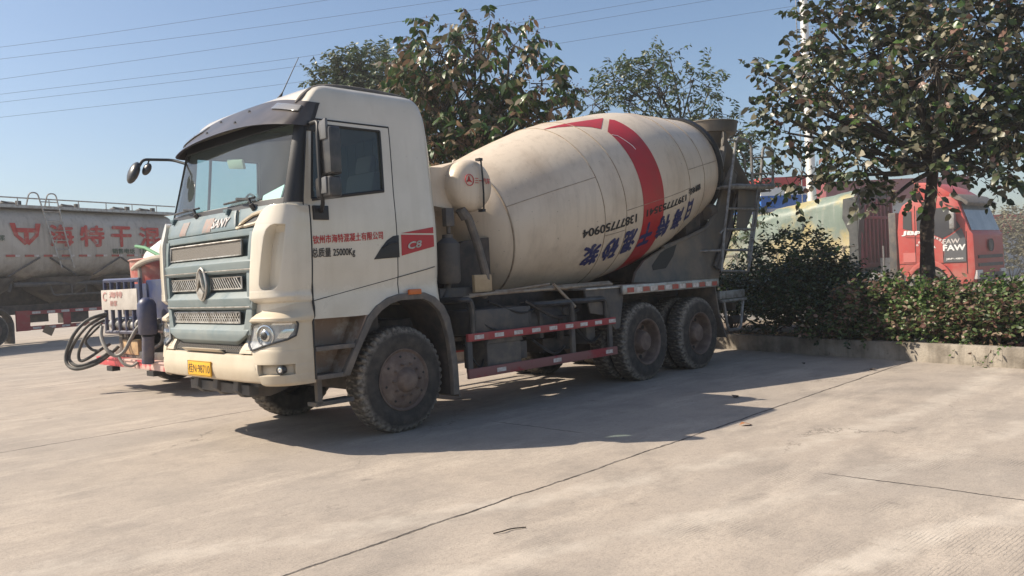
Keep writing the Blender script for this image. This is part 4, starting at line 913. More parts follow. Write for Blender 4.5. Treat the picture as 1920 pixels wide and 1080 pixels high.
# side guard rails
Yg = -1.24
for sg in (-1, 1):
    y = 1.24 * sg; mb = MB()
    mb.b2((.82, y - .02, .835), (3.44, y + .02, .92)); g = mb.build('side_guard', m_redf, truck, bevel=.006); mb = MB(); mb.b2((.81, y - .02, .435), (3.45, y + .02, .54)); mb.build('lower_rail', m_redd, g, bevel=.006)
    boxes('guard_post', m_chass2, g, [((x - .035, y - sg * .022 - .02, .5), (x + .035, y - sg * .022 + .02, .88)) for x in (.86, 2.6, 3.35)], .005)
    boxes('reflector', m_refl, g, [((x - .07, y + sg * .02, .855), (x + .07, y + sg * .0245, .9)) for x in (.98, 1.29, 1.6, 1.9, 2.2, 2.5, 2.78, 3.07, 3.36)] + [((x - .07, y + sg * .02, .465), (x + .07, y + sg * .0245, .51)) for x in (1.3, 2.25, 3.27)])
    for xs_, x1, zt in ((.79, .93, 1.29), (2.05, 2.61, 1.17), (2.7, 3.29, 1.17)):
        mb = MB(); mb.tube(fillet([(xs_ - .05, y * .75, zt), (xs_ + .02, y * .985, zt), (x1 - .03, y * .985, zt), (x1, y * .985, zt - .1), (x1, y * .985, .9)], .12), .035, 8); mb.build('guard_hoop', m_blackp, truck)
    mb = MB(); mb.b2((.98, sg * .7, .88), (1.9, sg * 1.16, 1.165)); mb.build('battery_box', m_chass2, truck, bevel=.03)
    mb = MB(); mb.lathe([(0, 0), (.0, .1), (.03, .15), (.07, .17), (.98, .17), (1.02, .15), (1.05, .1), (1.05, 0)], (1.95, sg * .85, .95), (1, 0, 0), 24); mb.build('air_tank', m_chass2, truck, angle=50)
    mb = MB(); mb.b2((1.2, sg * .75, .48), (1.75, sg * 1.15, .8)); mb.prism([(1.17, .77), (1.78, .77), (1.74, .84), (1.22, .84)], lambda p, t: (p[0], t, p[1]), sg * .73, sg * 1.17); mb.build('tool_box', m_flare, truck, bevel=.02)
    mb = MB()
    for k in range(5): mb.tube(smooth([(1.0 + .4 * k, sg * (.5 + .06 * k), 1.15), (1.3 + .4 * k, sg * .8, .95 + .03 * k), (1.6 + .4 * k, sg * .7, .75), (2.0 + .4 * k, sg * .5, .8)]), .014, 6)
    mb.tube([(2.62, sg * 1.0, 1.0), (2.62, sg * 1.0, .7)], .05); mb.b2((2.4, sg * .6, .55), (3.0, sg * .9, .72)); mb.build('pipes_and_valves', m_chass, truck)
    # grey mud panel in front of the rear wheels, shelf over them, tape, flaps
    mb = MB(); mb.prism([(2.9, 1.3), (3.73, 1.29), (3.69, 1.1), (3.6, .76), (3.5, .75), (3.3, .95), (3.0, 1.0)], lambda p, t: (p[0], t, p[1]), sg * 1.2, sg * 1.17); mb.slab([[(3.73, sg * 1.2, 1.29), (3.69, sg * 1.2, 1.1), (3.6, sg * 1.2, .76)], [(3.7, sg * .55, 1.29), (3.66, sg * .55, 1.1), (3.57, sg * .55, .76)]], [[(3.71, sg * 1.2, 1.29), (3.67, sg * 1.2, 1.1), (3.58, sg * 1.2, .76)], [(3.68, sg * .55, 1.29), (3.64, sg * .55, 1.1), (3.55, sg * .55, .76)]]); mb.build('mud_panel', m_chass2, truck, bevel=.006)
    mb = MB(); mb.b2((2.9, sg * .5, 1.295), (6.08, sg * 1.22, 1.32)); mb.b2((3.62, sg * 1.22, 1.205), (6.08, sg * 1.26, 1.325)); sh = mb.build('rear_fender_shelf', m_steel, truck, bevel=.006)
    for k in range(13): boxes('reflective_tape', m_refl if k % 2 else m_reflr, sh, [((3.72 + .18 * k, sg * 1.26, 1.225), (3.87 + .18 * k, sg * 1.2635, 1.29))])
    mb = MB(); mb.slab([[(6.02, sg * 1.22, 1.2), (6.02, sg * .55, 1.2)], [(6.1, sg * 1.22, .8), (6.1, sg * .55, .8)], [(6.3, sg * 1.22, .4), (6.3, sg * .55, .4)]], [[(6.05, sg * 1.22, 1.2), (6.05, sg * .55, 1.2)], [(6.13, sg * 1.22, .8), (6.13, sg * .55, .8)], [(6.33, sg * 1.22, .4), (6.33, sg * .55, .4)]]); mb.build('mudflap', m_flare, truck)
    mb = MB(); mb.b2((3.62, sg * 1.0, 1.32), (4.4, sg * 1.2, 1.325)); mb.build('deck_plate', m_drum, truck)
# cables, clamps and small fittings along the near side
for k, (x0, z0, x1, z1) in enumerate([(.95, 1.2, 1.6, 1.0), (1.3, 1.25, 2.2, 1.15), (1.9, 1.22, 2.9, 1.05), (.9, .8, 1.2, .6), (2.0, .75, 2.6, .62), (2.7, .9, 3.3, .7)]):
    mb = MB(); mb.tube(smooth([(x0, -1.1, z0), ((x0 + x1) / 2, -1.16, min(z0, z1) - .06), (x1, -1.08, z1)], 8), .012 + .004 * (k % 3), 6); mb.build('cable', m_black if k % 2 else m_blackp, truck)
boxes('bracket', m_chass2, truck, [((1.93, -1.12, .95), (1.97, -.7, 1.16)), ((2.2, -1.05, .75), (2.26, -.8, 1.13)), ((2.75, -1.05, .75), (2.81, -.8, 1.13)), ((3.02, -1.1, .6), (3.2, -.8, .84)), ((1.78, -1.1, .55), (1.9, -.9, .75))], .008)
mb = MB(); mb.lathe([(0, 0), (0, .05), (.03, .06), (.06, .05), (.06, 0)], (2.6, -1.1, 1.05), (0, -1, 0), 14); mb.build('filler_cap', m_chass2, truck)
mb = MB(); mb.tube(smooth([Q(1340, 500, -.78), Q(1362, 440, -.8), Q(1378, 380, -.85), Q(1392, 345, -.85)]), .03, 8); mb.tube([Q(1345, 505, -.78), Q(1372, 415, -.8)], .045, 8); mb.build('chute_ram', m_chass2, truck)
mb = MB(); mb.tube(smooth([Q(1384, 360, -.75), Q(1376, 420, -.75), Q(1362, 470, -.76), Q(1350, 512, -.76)]), .016, 6); mb.build('water_line', m_black, truck)
mb = MB(); mb.slab([[Q(1385, 352, -.9), Q(1425, 358, -.9)], [Q(1380, 430, -.9), Q(1398, 434, -.9)]], [[Q(1385, 352, -.86), Q(1425, 358, -.86)], [Q(1380, 430, -.86), Q(1398, 434, -.86)]]); mb.build('splash_guard', m_ped, truck)
# rear foot step and exhaust
mb = MB(); mb.b2((6.2, -1.2, 1.0), (6.98, -1.12, 1.12)); mb.tube(fillet([(6.3, -1.2, .98), (6.4, -1.2, .5), (6.8, -1.2, .5), (6.92, -1.2, .98)], .1), .024, 8); mb.b2((6.2, -1.24, .95), (6.98, -1.17, .99)); mb.b2((6.1, -1.15, .98), (6.3, -.4, 1.08)); mb.build('rear_step', m_pipe, truck, bevel=.004)
mb = MB(); mb.b2((6.75, -1.1, .8), (6.85, 1.1, .92)); mb.tube([(6.9, -.95, .62), (7.25, -1.0, .62)], .07, 14); mb.build('rear_bumper', m_chass, truck)
mb = MB(); mb.tube([(2.0, -1.05, 1.36), (2.8, -1.0, 1.33)], .025); mb.tube([(1.0, -1.1, 1.33), (3.6, -1.1, 1.35)], .018); mb.tube([(.9, -1.12, 1.31), (2.4, -1.05, 1.4)], .015); mb.tube([(2.4, -1.12, 1.4), (2.7, -1.2, 1.1)], .02); mb.tube([(1.5, -1.0, 1.34), (3.8, -.9, 1.36)], .03); mb.build('deck_pipe', m_weld, truck)
# canister on the deck
can = setp(empty('plastic_canister', (3.95, .85, 1.327)), 'white plastic canister standing on the truck deck under the drum', 'canister')
mb = MB(); mb.b2((-.16, -.11, 0), (.16, .11, .2)); mb.prism([(-.14, .2), (.12, .2), (.08, .26), (-.1, .26)], lambda p, t: (p[0], t, p[1]), -.09, .09); mb.build('body', m_white, can, bevel=.03)
mb = MB(); mb.lathe([(.2, 0), (.2, .03), (.28, .03), (.28, 0)], (.11, 0, 0), (0, 0, 1), 12); mb.build('cap', m_blackp, can)
# ================================================================ POWDER TANKER on the left
TK0 = np.array([2.15, 22.07]); TU = np.array([.96497, .26235])
tk = setp(empty('powder_tanker', (TK0[0], TK0[1], 0), math.atan2(TU[1], TU[0])), 'long dusty off-white powder tanker truck with red writing parked on the left', 'tanker truck')
# local frame: x along the tank, y away from the camera, z up
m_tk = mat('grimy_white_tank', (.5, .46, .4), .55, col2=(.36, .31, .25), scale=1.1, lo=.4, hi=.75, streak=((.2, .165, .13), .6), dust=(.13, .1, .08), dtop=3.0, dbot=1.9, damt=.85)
XA, XB = -6.0, 6.9
mb = MB(); Z = lambda a: None
sec = [(0.0, 2.12), (-.35, 2.14), (-.08, 2.35), (0.04, 2.75), (.02, 3.2), (.0, 3.9)]
side = [(1.25 - 1.25 * math.sin(a), 3.35 + 1.22 * math.cos(a)) for a in np.linspace(0, 2 * PI, 40, endpoint=False)]
def tsec(a):   # rounded-square section
    c, s = math.cos(a), math.sin(a); k = .62
    return (1.25 - 1.25 * math.copysign(abs(s) ** k, s), 3.35 + 1.22 * math.copysign(abs(c) ** k, c))
ring = [tsec(a) for a in np.linspace(0, 2 * PI, 44, endpoint=False)]
G = []
for x, k in ((XA, .86), (XA + .15, .96), (XA + .4, 1), (-3, 1), (0, 1), (3, 1), (XB - .4, 1), (XB - .12, .97), (XB, .9)):
    G.append([(x, 1.25 + (p[0] - 1.25) * k, 3.35 + (p[1] - 3.35) * k) for p in ring])
mb.grid(G, True); mb.add(G[0], [tuple(range(44))]); mb.add(G[-1], [tuple(range(44))]); tb_ = mb.build('tank', m_tk, tk, angle=40)
mb = MB(); mb.b2((XA, .15, 4.5), (XB, 2.35, 4.6)); mb.build('walkway', m_steel, tb_)
for cx in (-4.7, -1.7, 1.3, 4.3):
    pass
for cx in (-3.4, .0, 2.95, 5.6):   # discharge cones seen as creases
    for a in (-1.25, 1.35): MB().tube([(cx + a, -.02, 2.85), (cx + a * .24, .06, 2.25)], .03, 6).build('cone_seam', m_chass2, tb_)
mb = MB()
emb = [(.44, 3.97), (.62, 3.97), (.66, 3.79), (1.2, 3.79), (1.24, 3.97), (1.42, 3.97), (1.38, 3.55), (1.05, 3.28), (.82, 3.28), (.5, 3.58)]
F = lambda p, t: (p[0], t, p[1])
yt = -.012
mb.prism([(.42, 3.98), (.6, 3.98), (.68, 3.6), (.56, 3.55)], F, yt, yt - .006); mb.prism([(1.44, 3.98), (1.26, 3.98), (1.22, 3.6), (1.34, 3.55)], F, yt, yt - .006); mb.prism([(.6, 3.82), (1.26, 3.82), (1.26, 3.68), (.6, 3.68)], F, yt, yt - .006)
mb.prism([(.56, 3.57), (.68, 3.6), (1.0, 3.34), (.88, 3.26)], F, yt, yt - .006); mb.prism([(1.34, 3.57), (1.22, 3.6), (.92, 3.34), (1.02, 3.26)], F, yt - .001, yt - .007); mb.prism([(.87, 3.68), (1.02, 3.68), (1.02, 3.3), (.87, 3.3)], F, yt - .002, yt - .008)
m_redw = mat('weathered_red_lettering', (.46, .05, .04), .6, col2=(.42, .25, .2), scale=5, lo=.5, hi=.72)
for i, ch in enumerate('海特干混'): flat_text(mb, ch, ([1.7, 2.8, 3.98, 5.12][i], yt - .006, 3.22), ([.88, .93, .84, .95][i], 0, 0), (0, 0, .76), .03)
mb.build('lettering', m_redw, tb_)
mb = MB(); flat_text(mb, '销售电话', (4.0, yt - .006, 2.98), (.92, 0, 0), (0, 0, .19), .02); flat_text(mb, '13977753541', (5.12, yt - .006, 2.98), (1.3, 0, 0), (0, 0, .19), .02); flat_text(mb, '砂浆', (-.1, yt - .006, 3.4), (.36, 0, 0), (0, 0, .18), .01); mb.build('phone_lettering', mat('dark_green_lettering', (.05, .09, .05), .6), tb_)
for k in range(14):
    x = .25 + .62 * k - 3.1; boxes('reflective_tape', m_reflr, tb_, [((x, -.016, 2.88), (x + .3, -.01, 2.95))]); boxes('reflective_tape', m_refl, tb_, [((x + .3, -.016, 2.88), (x + .45, -.01, 2.95))])
mb = MB()
for y in (.12,):
    mb.tube([(XA, y, 4.82), (XB, y, 4.82)], .022, 6)
    for x in np.arange(-5.5, 7, 1.05): mb.tube([(x, y, 4.56), (x, y, 4.82)], .018, 6)
mb.build('handrail', m_steel, tk)
for cx in (.95, 3.0, 5.0, 6.1): 
    mb = MB(); mb.lathe([(0, .3), (.1, .3), (.16, .2), (.18, 0)], (cx, 1.0, 4.6), (0, 0, 1), 16); mb.tube([(cx - .3, .8, 4.75), (cx + .35, .8, 4.68)], .03); mb.b2((cx + .1, .6, 4.6), (cx + .25, .7, 4.78)); mb.build('manhole_cover', m_chass2, tk)
mb = MB()
for a, b in (((1.36, 4.85), (1.78, 3.4)), ((1.98, 4.85), (2.28, 3.4))):
    dx = (b[0] - a[0]) / (a[1] - b[1])
    mb.tube(fillet([(a[0] - .28, .12, 4.6), (a[0] - .24, 0, 5.0), (a[0] - .02, -.09, 5.0), (b[0], -.09, 3.4), (b[0] + dx * .9, -.09, 2.5)], .2), .024, 6)
for k in range(7): t = .1 + k * .22; mb.tube([(1.36 + .42 * t, -.09, 4.85 - 1.45 * t), (1.98 + .3 * t, -.09, 4.85 - 1.45 * t)], .018, 6)
mb.build('ladder', m_steel, tk)
mb = MB(); mb.b2((XA, .35, 1.0), (XB, .65, 1.3)); mb.b2((XA, 1.75, 1.0), (XB, 2.05, 1.3)); mb.b2((XA, 1.25, 1.3), (XB, 1.35, 2.2)); mb.build('chassis', m_chass, tk, bevel=.02)  # tall middle sheet is added to keep the gaps under the tank dark
m_cone = mat('caked_grey_cone', (.15, .13, .11), .85, col2=(.07, .06, .052), scale=2.5, bump=.3, bscale=14)
for cx in (-3.4, -.3, 2.4, 5.0):
    MB().lathe([(0, .16), (.12, .2), (.16, .3), (.55, .95), (.95, 1.2)], (cx, 1.0, 1.25), (0, 0, 1), 28).build('discharge_cone', m_cone, tk)
mb = MB(); mb.tube([(.45, .02, 1.97), (6.5, .02, 1.97)], .075, 10); mb.tube([(.4, .05, 2.0), (.35, .1, 1.75)], .05); mb.tube(fillet([(1.65, 0, 1.9), (1.75, 0, 1.58), (3.9, 0, 1.6)], .1), .035, 8); mb.tube([(2.4, 0, 1.9), (2.4, 0, 1.58)], .03); mb.tube([(3.0, .1, 1.9), (3.0, .1, 1.58)], .03); mb.build('discharge_pipe', m_chass2, tk)
mb = MB(); mb.b2((.5, -.02, .98), (7, .02, 1.1)); mb.b2((.5, -.02, .47), (7, .02, .6)); mb.b2((.46, -.03, .46), (.9, .03, 1.12)); mb.b2((2.05, -.02, .5), (2.3, .02, 1.1)); mb.b2((4.4, -.02, .5), (4.65, .02, 1.1)); sg_ = mb.build('side_guard', m_redf, tk)
for k in range(12): x = .98 + .5 * k; boxes('reflector', m_refl, sg_, [((x, -.026, 1.0), (x + .28, -.018, 1.08)), ((x, -.026, .5), (x + .28, -.018, .57))])
def simple_wheel(parent, x, y, z, r=.54, wd=.3, sg=-1, mt=None):
    w_ = empty('wheel', (x, y, z), 0, parent); ax = (0, -sg, 0)
    mb = MB(); mb.lathe([(.02, r * .56), (0, r * .7), (.01, r * .9), (.04, r * .98), (wd / 2, r), (wd - .04, r * .98), (wd, r * .8), (wd, r * .5)], (0, 0, 0), ax, 36); mb.build('tyre', m_tyre, w_, angle=40)
    mb = MB(); mb.lathe([(.02, r * .57), (.06, r * .52), (.08, r * .4), (.04, r * .3), (.02, r * .16), (.02, 0)], (0, 0, 0), ax, 24); mb.build('rim', mt or m_rim, w_); return w_
for x in (-.3, -1.65, -3.0):
    simple_wheel(tk, x, -.02, .54); simple_wheel(tk, x, 2.5, .54, sg=1)
simple_wheel(tk, 6.6, -.02, .54); simple_wheel(tk, 6.6, 2.5, .54, sg=1)
mb = MB(); mb.b2((.33, -.05, .08), (.37, .5, .75)); ar_ = [(x, z) for x, z in [(-.95, .7)] + [(-.3 + .68 * math.cos(a), .6 + .66 * math.sin(a)) for a in np.linspace(PI * .95, .02, 14)] + [(.38, .5)]]
mb.slab([[(x, -.04, z) for x, z in ar_], [(x, .45, z) for x, z in ar_]], [[(x, -.04, z + .04) for x, z in ar_], [(x, .45, z + .04) for x, z in ar_]]); mb.build('mudflap', m_flare, tk)
boxes('underbody_box', m_chass2, tk, [((1.2, .6, .7), (1.9, 1.2, 1.1)), ((2.6, .5, .6), (3.3, 1.2, 1.05))]); mb = MB(); mb.box((1.5, -.02, .42), (.34, .03, .26), Matrix.Rotation(R(28), 3, 'Y')); mb.build('loose_plate', mat('orange_brown_plate', (.3, .2, .12), .7), tk)

# ================================================================ MORTAR PUMP VEHICLE between the tanker and the mixer
pv = setp(empty('mortar_pump_truck', (-.2, 5.4, 0)), 'blue and red mortar pump vehicle with slatted guard and striped bar beside the mixer', 'pump truck')
O_ = np.array([-.2, 5.4, 0]); V = lambda x, y, z: (x + .2 - .2 - O_[0], y - O_[1], z)
W = lambda x, y, z: (x - O_[0], y - O_[1], z)
m_pb = mat('dark_blue_paint', (.012, .024, .085), .4, col2=(.035, .04, .075), scale=6, dust=DUST, dtop=1.6, dbot=.6, damt=.4)
m_pr = mat('pink_red_striped_bar', (.62, .42, .36), .5, col2=(.5, .06, .07), scale=1.7, lo=.49, hi=.53)
mb = MB(); mb.b2(W(-.24, 4.0, .38), W(-.14, 6.75, .49)); mb.b2(W(-.26, 4.0, .485), W(-.1, 6.7, .515)); bar_ = mb.build('underrun_bar', m_pr, pv, bevel=.012)
boxes('bar_foot', m_black, bar_, [(W(-.27, y - .12, .3), W(-.15, y + .12, .375)) for y in (6.1, 4.5)])
mb = MB()   # guard
mb.tube([W(-.2, 6.3, 1.75), W(-.2, 4.87, 1.73)], .035, 6); mb.tube([W(-.2, 6.33, .92), W(-.2, 4.9, .93)], .03, 6)
for k in range(6): y = 6.3 - .286 * k; mb.tube([W(-.2, y, .92), W(-.2, y, 1.75)], .03, 6)
gd = mb.build('slatted_guard', m_pb, pv)
mb = MB(); mb.b2(W(-.245, 4.9, 1.28), W(-.225, 6.36, 1.6)); wp = mb.build('sign_plate', mat('white_sign_plate', (.5, .46, .41), .5, col2=(.38, .34, .3), scale=4), gd, bevel=.005)
mb = MB(); flat_text(mb, '海特', W(-.249, 6.0, 1.47), (0, -.55, 0), (0, 0, .1), .02); flat_text(mb, '砂浆', W(-.249, 5.98, 1.34), (0, -.3, 0), (0, 0, .09), .02); flat_text(mb, 'C', W(-.249, 6.28, 1.42), (0, -.16, 0), (0, 0, .15), .02); mb.build('lettering', mat('pale_red_lettering', (.48, .26, .23), .6), wp)
mb = MB(); mb.b2(W(-.12, 3.9, .95), W(1.4, 4.86, 1.72)); mb.b2(W(-.1, 4.9, 1.0), W(1.4, 6.2, 1.15)); mb.b2(W(.2, 4.9, 1.15), W(1.4, 6.2, 1.68)); mb.build('body_panel', m_pb, pv, bevel=.02)
mb = MB(); mb.lathe([(0, 0), (0, .11), (.03, .13), (.44, .13), (.5, .1), (.54, .05), (.54, 0)], W(-.32, 4.36, .92), (0, 0, 1), 20); mb.tube([W(-.32, 4.36, .9), W(-.32, 4.42, .5)], .085, 12); mb.build('hydraulic_cylinder', m_pb, pv, angle=40)
mb = MB(); mb.b2(W(-.1, 4.9, .55), W(.5, 5.2, .92)); mb.b2(W(-.1, 5.95, .5), W(.0, 6.1, .95)); mb.b2(W(-.1, 4.2, .5), W(1.5, 6.3, .62)); mb.b2(W(.6, 4.3, .6), W(1.5, 6.1, 1.0)); mb.build('pump_frame', m_chass2, pv, bevel=.02)
mb = MB(); mb.b2(W(-.12, 5.3, .56), W(.3, 5.92, .8)); mb.build('tan_valve_block', mat('tan_block', (.5, .33, .17), .7, col2=(.3, .2, .12), scale=9), pv, bevel=.03)
mb = MB()
mb.tube([W(-.12, 6.25, 1.05), W(-.12, 4.2, 1.0)], .075, 12)
for k in range(6): y = 6.1 - .33 * k; mb.tube([W(-.12, y + .05, 1.05), W(-.12, y - .05, 1.045)], .1, 12)
mb.build('delivery_pipe', m_steel, pv)
m_hop = mat('rusty_red_hopper', (.36, .05, .04), .6, col2=(.42, .24, .19), scale=2.2, lo=.4, hi=.6)
mb = MB(); hx = .65
mb.lathe([(0, .6), (.0, .78), (.46, .8), (.48, .83), (.5, .8), (.48, .76), (.05, .7)], W(1.25, 6.8, 1.62), (0, 0, 1), 28); mb.build('hopper', m_hop, pv, angle=40)
mb = MB(); mb.tube(smooth([W(.5, 6.9, 1.95), W(.45, 6.5, 2.02), W(.45, 6.0, 2.08), W(.5, 5.4, 2.1), W(.6, 4.8, 2.1)]), .05, 10); mb.tube([W(.5, 6.6, 1.7), W(.5, 6.6, 2.0)], .05); mb.build('hopper_sack', mat('dusty_canvas', (.4, .35, .28), .9, col2=(.28, .24, .2), scale=6), pv)
mb = MB(); mb.tube([W(.6, 7.0, 2.35), W(.6, 6.6, 2.3), W(.6, 5.9, 2.1)], .03); mb.build('green_handle', mat('green_paint', (.1, .26, .12), .5), pv)
mb = MB(); flat_text(mb, '2', W(.48, 5.28, 1.78), (0, -.12, 0), (0, 0, .16), .02); mb.build('lettering', m_white, pv)
for x in (.9, 4.2):
    for y, sg in ((4.25 - O_[1] - .1, -1), (6.45 - O_[1] + .1, 1)): simple_wheel(pv, x - O_[0], y, .5, r=.5, sg=sg)
mb = MB(); mb.b2(W(-.1, 4.9, .75), W(5.2, 5.1, .98)); mb.b2(W(-.1, 5.7, .75), W(5.2, 5.9, .98)); mb.build('chassis', m_chass, pv)
mb = MB(); mb.b2(W(3.6, 4.2, .9), W(5.3, 6.5, 2.6)); mb.build('cab', m_red, pv, bevel=.12)
# hoses hung on the guard
hs_ = setp(empty('hose_coil', tuple(at(165, 650, 12.9))), 'black rubber hose hanging in loose coils on the blue slatted guard', 'hose')
H0 = at(165, 650, 12.9)
mb = MB()
def loop(pts, d, r=.027, closed=False):
    q = [at(x, y, d + dd) - H0 for x, y, dd in pts]; mb.tube(smooth(q, 6), r, 8)
loop([(200, 588, .3), (165, 600, .1), (140, 625, 0), (125, 660, 0), (126, 683, -.05), (145, 692, -.1), (180, 682, 0), (205, 665, .2), (222, 650, .35)], 12.7)
loop([(198, 592, .3), (168, 608, .1), (146, 632, 0), (132, 658, 0), (131, 676, -.05), (148, 686, -.1), (182, 675, 0), (208, 658, .2)], 12.75, .025)
loop([(196, 600, .3), (175, 612, .2), (158, 634, .1), (148, 660, .1), (150, 676, .1), (165, 672, .1), (190, 655, .2), (206, 645, .3)], 12.85, .024)
loop([(190, 608, .3), (172, 625, .2), (160, 640, .1), (172, 655, .1), (187, 658, .1)], 12.9, .022)
mb.build('hose_bundle', mat('dusty_black_rubber', (.04, .04, .038), .6, col2=(.13, .12, .1), scale=7), hs_)
mb = MB()
loop([(191, 612, 0), (190, 632, -.1), (200, 655, -.2), (216, 667, -.2), (232, 660, -.2), (246, 635, -.2), (258, 615, -.2), (272, 606, -.2), (290, 610, -.2), (304, 625, -.2), (303, 642, -.2), (290, 652, -.2), (284, 650, -.2)], 12.6, .028)
loop([(222, 668, -.2), (232, 682, -.25), (248, 686, -.25), (262, 676, -.2)], 12.6, .022)
mb.build('grey_hose', mat('grey_rubber', (.2, .19, .17), .6, col2=(.3, .27, .22), scale=9), hs_)

# second mixer drum seen past the cab
m2 = setp(empty('parked_mixer_truck', tuple(np.array([*at(372, 600, 17)[:2], 0])), R(8)), 'white drum mixer truck with red stripe mostly hidden behind the cab', 'truck')
mb = MB(); mb.lathe([(-2.2, .3), (-2.1, .7), (-1.2, 1.05), (0, 1.15), (1.2, 1.0), (2.4, .55)], (1.3, 0, 2.2), (.97, 0, .22), 40); d2 = mb.build('drum', m_white, m2)
mb = MB(); mb.lathe([(-1.72, .86), (-1.4, 1.0)], (1.3, 0, 2.21), (.97, 0, .22), 40); mb.lathe([(-.3, 1.135), (.3, 1.14)], (1.3, 0, 2.21), (.97, 0, .22), 40); mb.build('red_stripe', m_red, d2)
mb = MB(); mb.b2((-1.2, -.5, .85), (4.2, .5, 1.1)); mb.b2((-1.0, -1.1, 1.1), (4.2, 1.1, 1.2)); mb.build('chassis', m_chass, m2)
for x in (-.3, 2.2, 3.4):
    for sg in (-1, 1): simple_wheel(m2, x, sg * 1.2, .54, sg=sg)

# ================================================================ RED TRACTOR with a tarped trailer beyond the bed
q0 = at(1776, 560, 26.6)
TA = math.atan2(*(CR[:2] * .656 - CF[:2] * .755)[::-1])
rt = setp(empty('red_tractor_truck', (q0[0], q0[1], 0), TA), 'red tractor truck with grey door panel driving in dust beyond the hedge', 'truck')
# local: +x forward (to the right of the photo, towards the camera), +y left; the near side is y = -1.25
m_rc = mat('sun_faded_red_cab', (.43, .05, .04), .45, col2=(.4, .09, .075), scale=2, dust=(.36, .26, .2), dtop=2.0, dbot=.6, damt=.4)
def sidey(p, t): return (p[0], t, p[1])
mb = MB()
cabp = [(-.95, 1.0), (-.98, 2.3), (-.92, 2.9), (-.8, 3.15), (-.6, 3.28), (.2, 3.36), (.7, 3.3), (.9, 3.12), (1.2, 2.25), (1.3, 2.1), (1.33, .95), (1.25, .6), (.85, .55), (.72, .8), (.52, 1.12), (.2, 1.28), (-.25, 1.28), (-.55, 1.1), (-.72, .85)]
mb.prism(cabp, sidey, -1.25, 1.25); cb = mb.build('cab', m_rc, rt, bevel=.07, angle=20)
mb = MB(); mb.prism([(-.35, 3.3), (.75, 3.33), (.35, 3.62), (-.1, 3.82), (-.5, 3.86)], sidey, -1.05, 1.05); mb.build('wind_deflector', m_rc, cb, bevel=.06)
mb = MB(); mb.prism([(.62, 3.28), (.98, 3.12), (1.12, 2.98), (1.18, 3.08), (.9, 3.32), (.65, 3.4)], sidey, -1.2, 1.2); mb.build('sun_shield', m_flare, cb, bevel=.02)
mb = MB(); mb.add([(.93 + .012, -1.12, 3.05), (.945, 1.12, 3.05), (1.235, 1.17, 2.22), (1.235, -1.17, 2.22)], [(0, 1, 2, 3)]); mb.build('windscreen', mat('pale_glass', (.16, .19, .21), .08, col2=(.28, .31, .33), scale=1.5), cb)
m_wg = mat('dark_glass', (.05, .05, .055), .08)
mb = MB(); mb.prism([(-.35, 2.2), (-.35, 2.95), (.6, 2.98), (.95, 2.35), (.62, 2.12), (.4, 2.02), (.05, 2.2)], sidey, -1.262, -1.255); mb.build('side_window', m_wg, cb); mb = MB(); mb.prism([(-.78, 2.4), (-.76, 2.9), (-.5, 2.95), (-.5, 2.32)], sidey, -1.262, -1.255); mb.build('side_window', m_wg, cb)
mb = MB(); mb.prism([(.5, 2.0), (.66, 2.1), (.98, 2.3), (1.08, 1.95), (1.08, 1.27), (.42, 1.27)], sidey, -1.264, -1.255); pn = mb.build('grey_door_panel', mat('grey_panel', (.09, .09, .095), .5), cb)
mb = MB(); flat_text(mb, 'FAW', (.42, -1.268, 1.62), (.66, 0, 0), (0, 0, .19), .04); flat_text(mb, 'JBP-480', (.5, -1.268, 1.33), (.5, 0, 0), (0, 0, .07), .02); mb.build('lettering', m_white, pn)
mb = MB(); flat_text(mb, 'FAW', (.42, -1.268, 1.84), (.5, 0, 0), (0, 0, .15), .03); mb.build('faded_lettering', m_refl, pn)
mb = MB(); flat_text(mb, 'JBP', (-.84, -1.262, 2.17), (.62, 0, -.05), (.04, 0, .17), .05); mb.build('lettering', m_white, cb); mb = MB(); c_ = (.05, 1.62)
for k, ch in enumerate('钦州市海特物流有限公司'):
    a = R(150 - 12.5 * k); mb2_ = (c_[0] + .42 * math.cos(a), c_[1] + .42 * math.sin(a)); t_ = np.array([math.sin(a), 0, -math.cos(a)]); r_ = np.array([math.cos(a), 0, math.sin(a)]); flat_text(mb, ch, np.array([mb2_[0], -1.262, mb2_[1]]) - t_ * .035, t_ * .07, r_ * .08, .02)
flat_text(mb, 'JTR', (-.08, -1.262, 1.66), (.3, 0, .05), (-.01, 0, .1), .03); mb.build('lettering', m_white, cb)
mb = MB(); mb.b2((-.8, -1.262, 1.32), (-.42, -1.256, 1.62)); mb.build('notice_patch', mat('pale_red_patch', (.5, .14, .12), .6), cb)
mb = MB(); mb.tube([(-.7, -1.256, 2.12), (.05, -1.256, 2.05), (.5, -1.256, 1.98)], .008, 4); mb.tube([(.42, -1.256, 2.2), (.42, -1.256, 1.27)], .008, 4); mb.tube([(-.4, -1.256, 3.1), (-.42, -1.256, 1.3)], .008, 4); mb.tube([(1.1, -1.256, 2.2), (1.1, -1.256, .9)], .01, 4); mb.tube([(-.95, -1.256, 1.27), (.4, -1.256, 1.25), (1.1, -1.256, 1.25)], .008, 4); mb.build('panel_gap', m_black, cb)
mb = MB(); arch_ = [(-.02 + .74 * math.cos(a), .56 + .8 * math.sin(a)) for a in np.linspace(PI * .93, PI * .05, 16)]; in_ = [(-.02 + .62 * math.cos(a), .56 + .64 * math.sin(a)) for a in np.linspace(PI * .93, PI * .05, 16)]
mb.slab([[(x, -1.31, z) for x, z in arch_], [(x, -1.31, z) for x, z in in_]], [[(x, -1.2, z) for x, z in arch_], [(x, -1.2, z) for x, z in in_]]); mb.build('wheel_arch', m_rc, cb, bevel=.015)
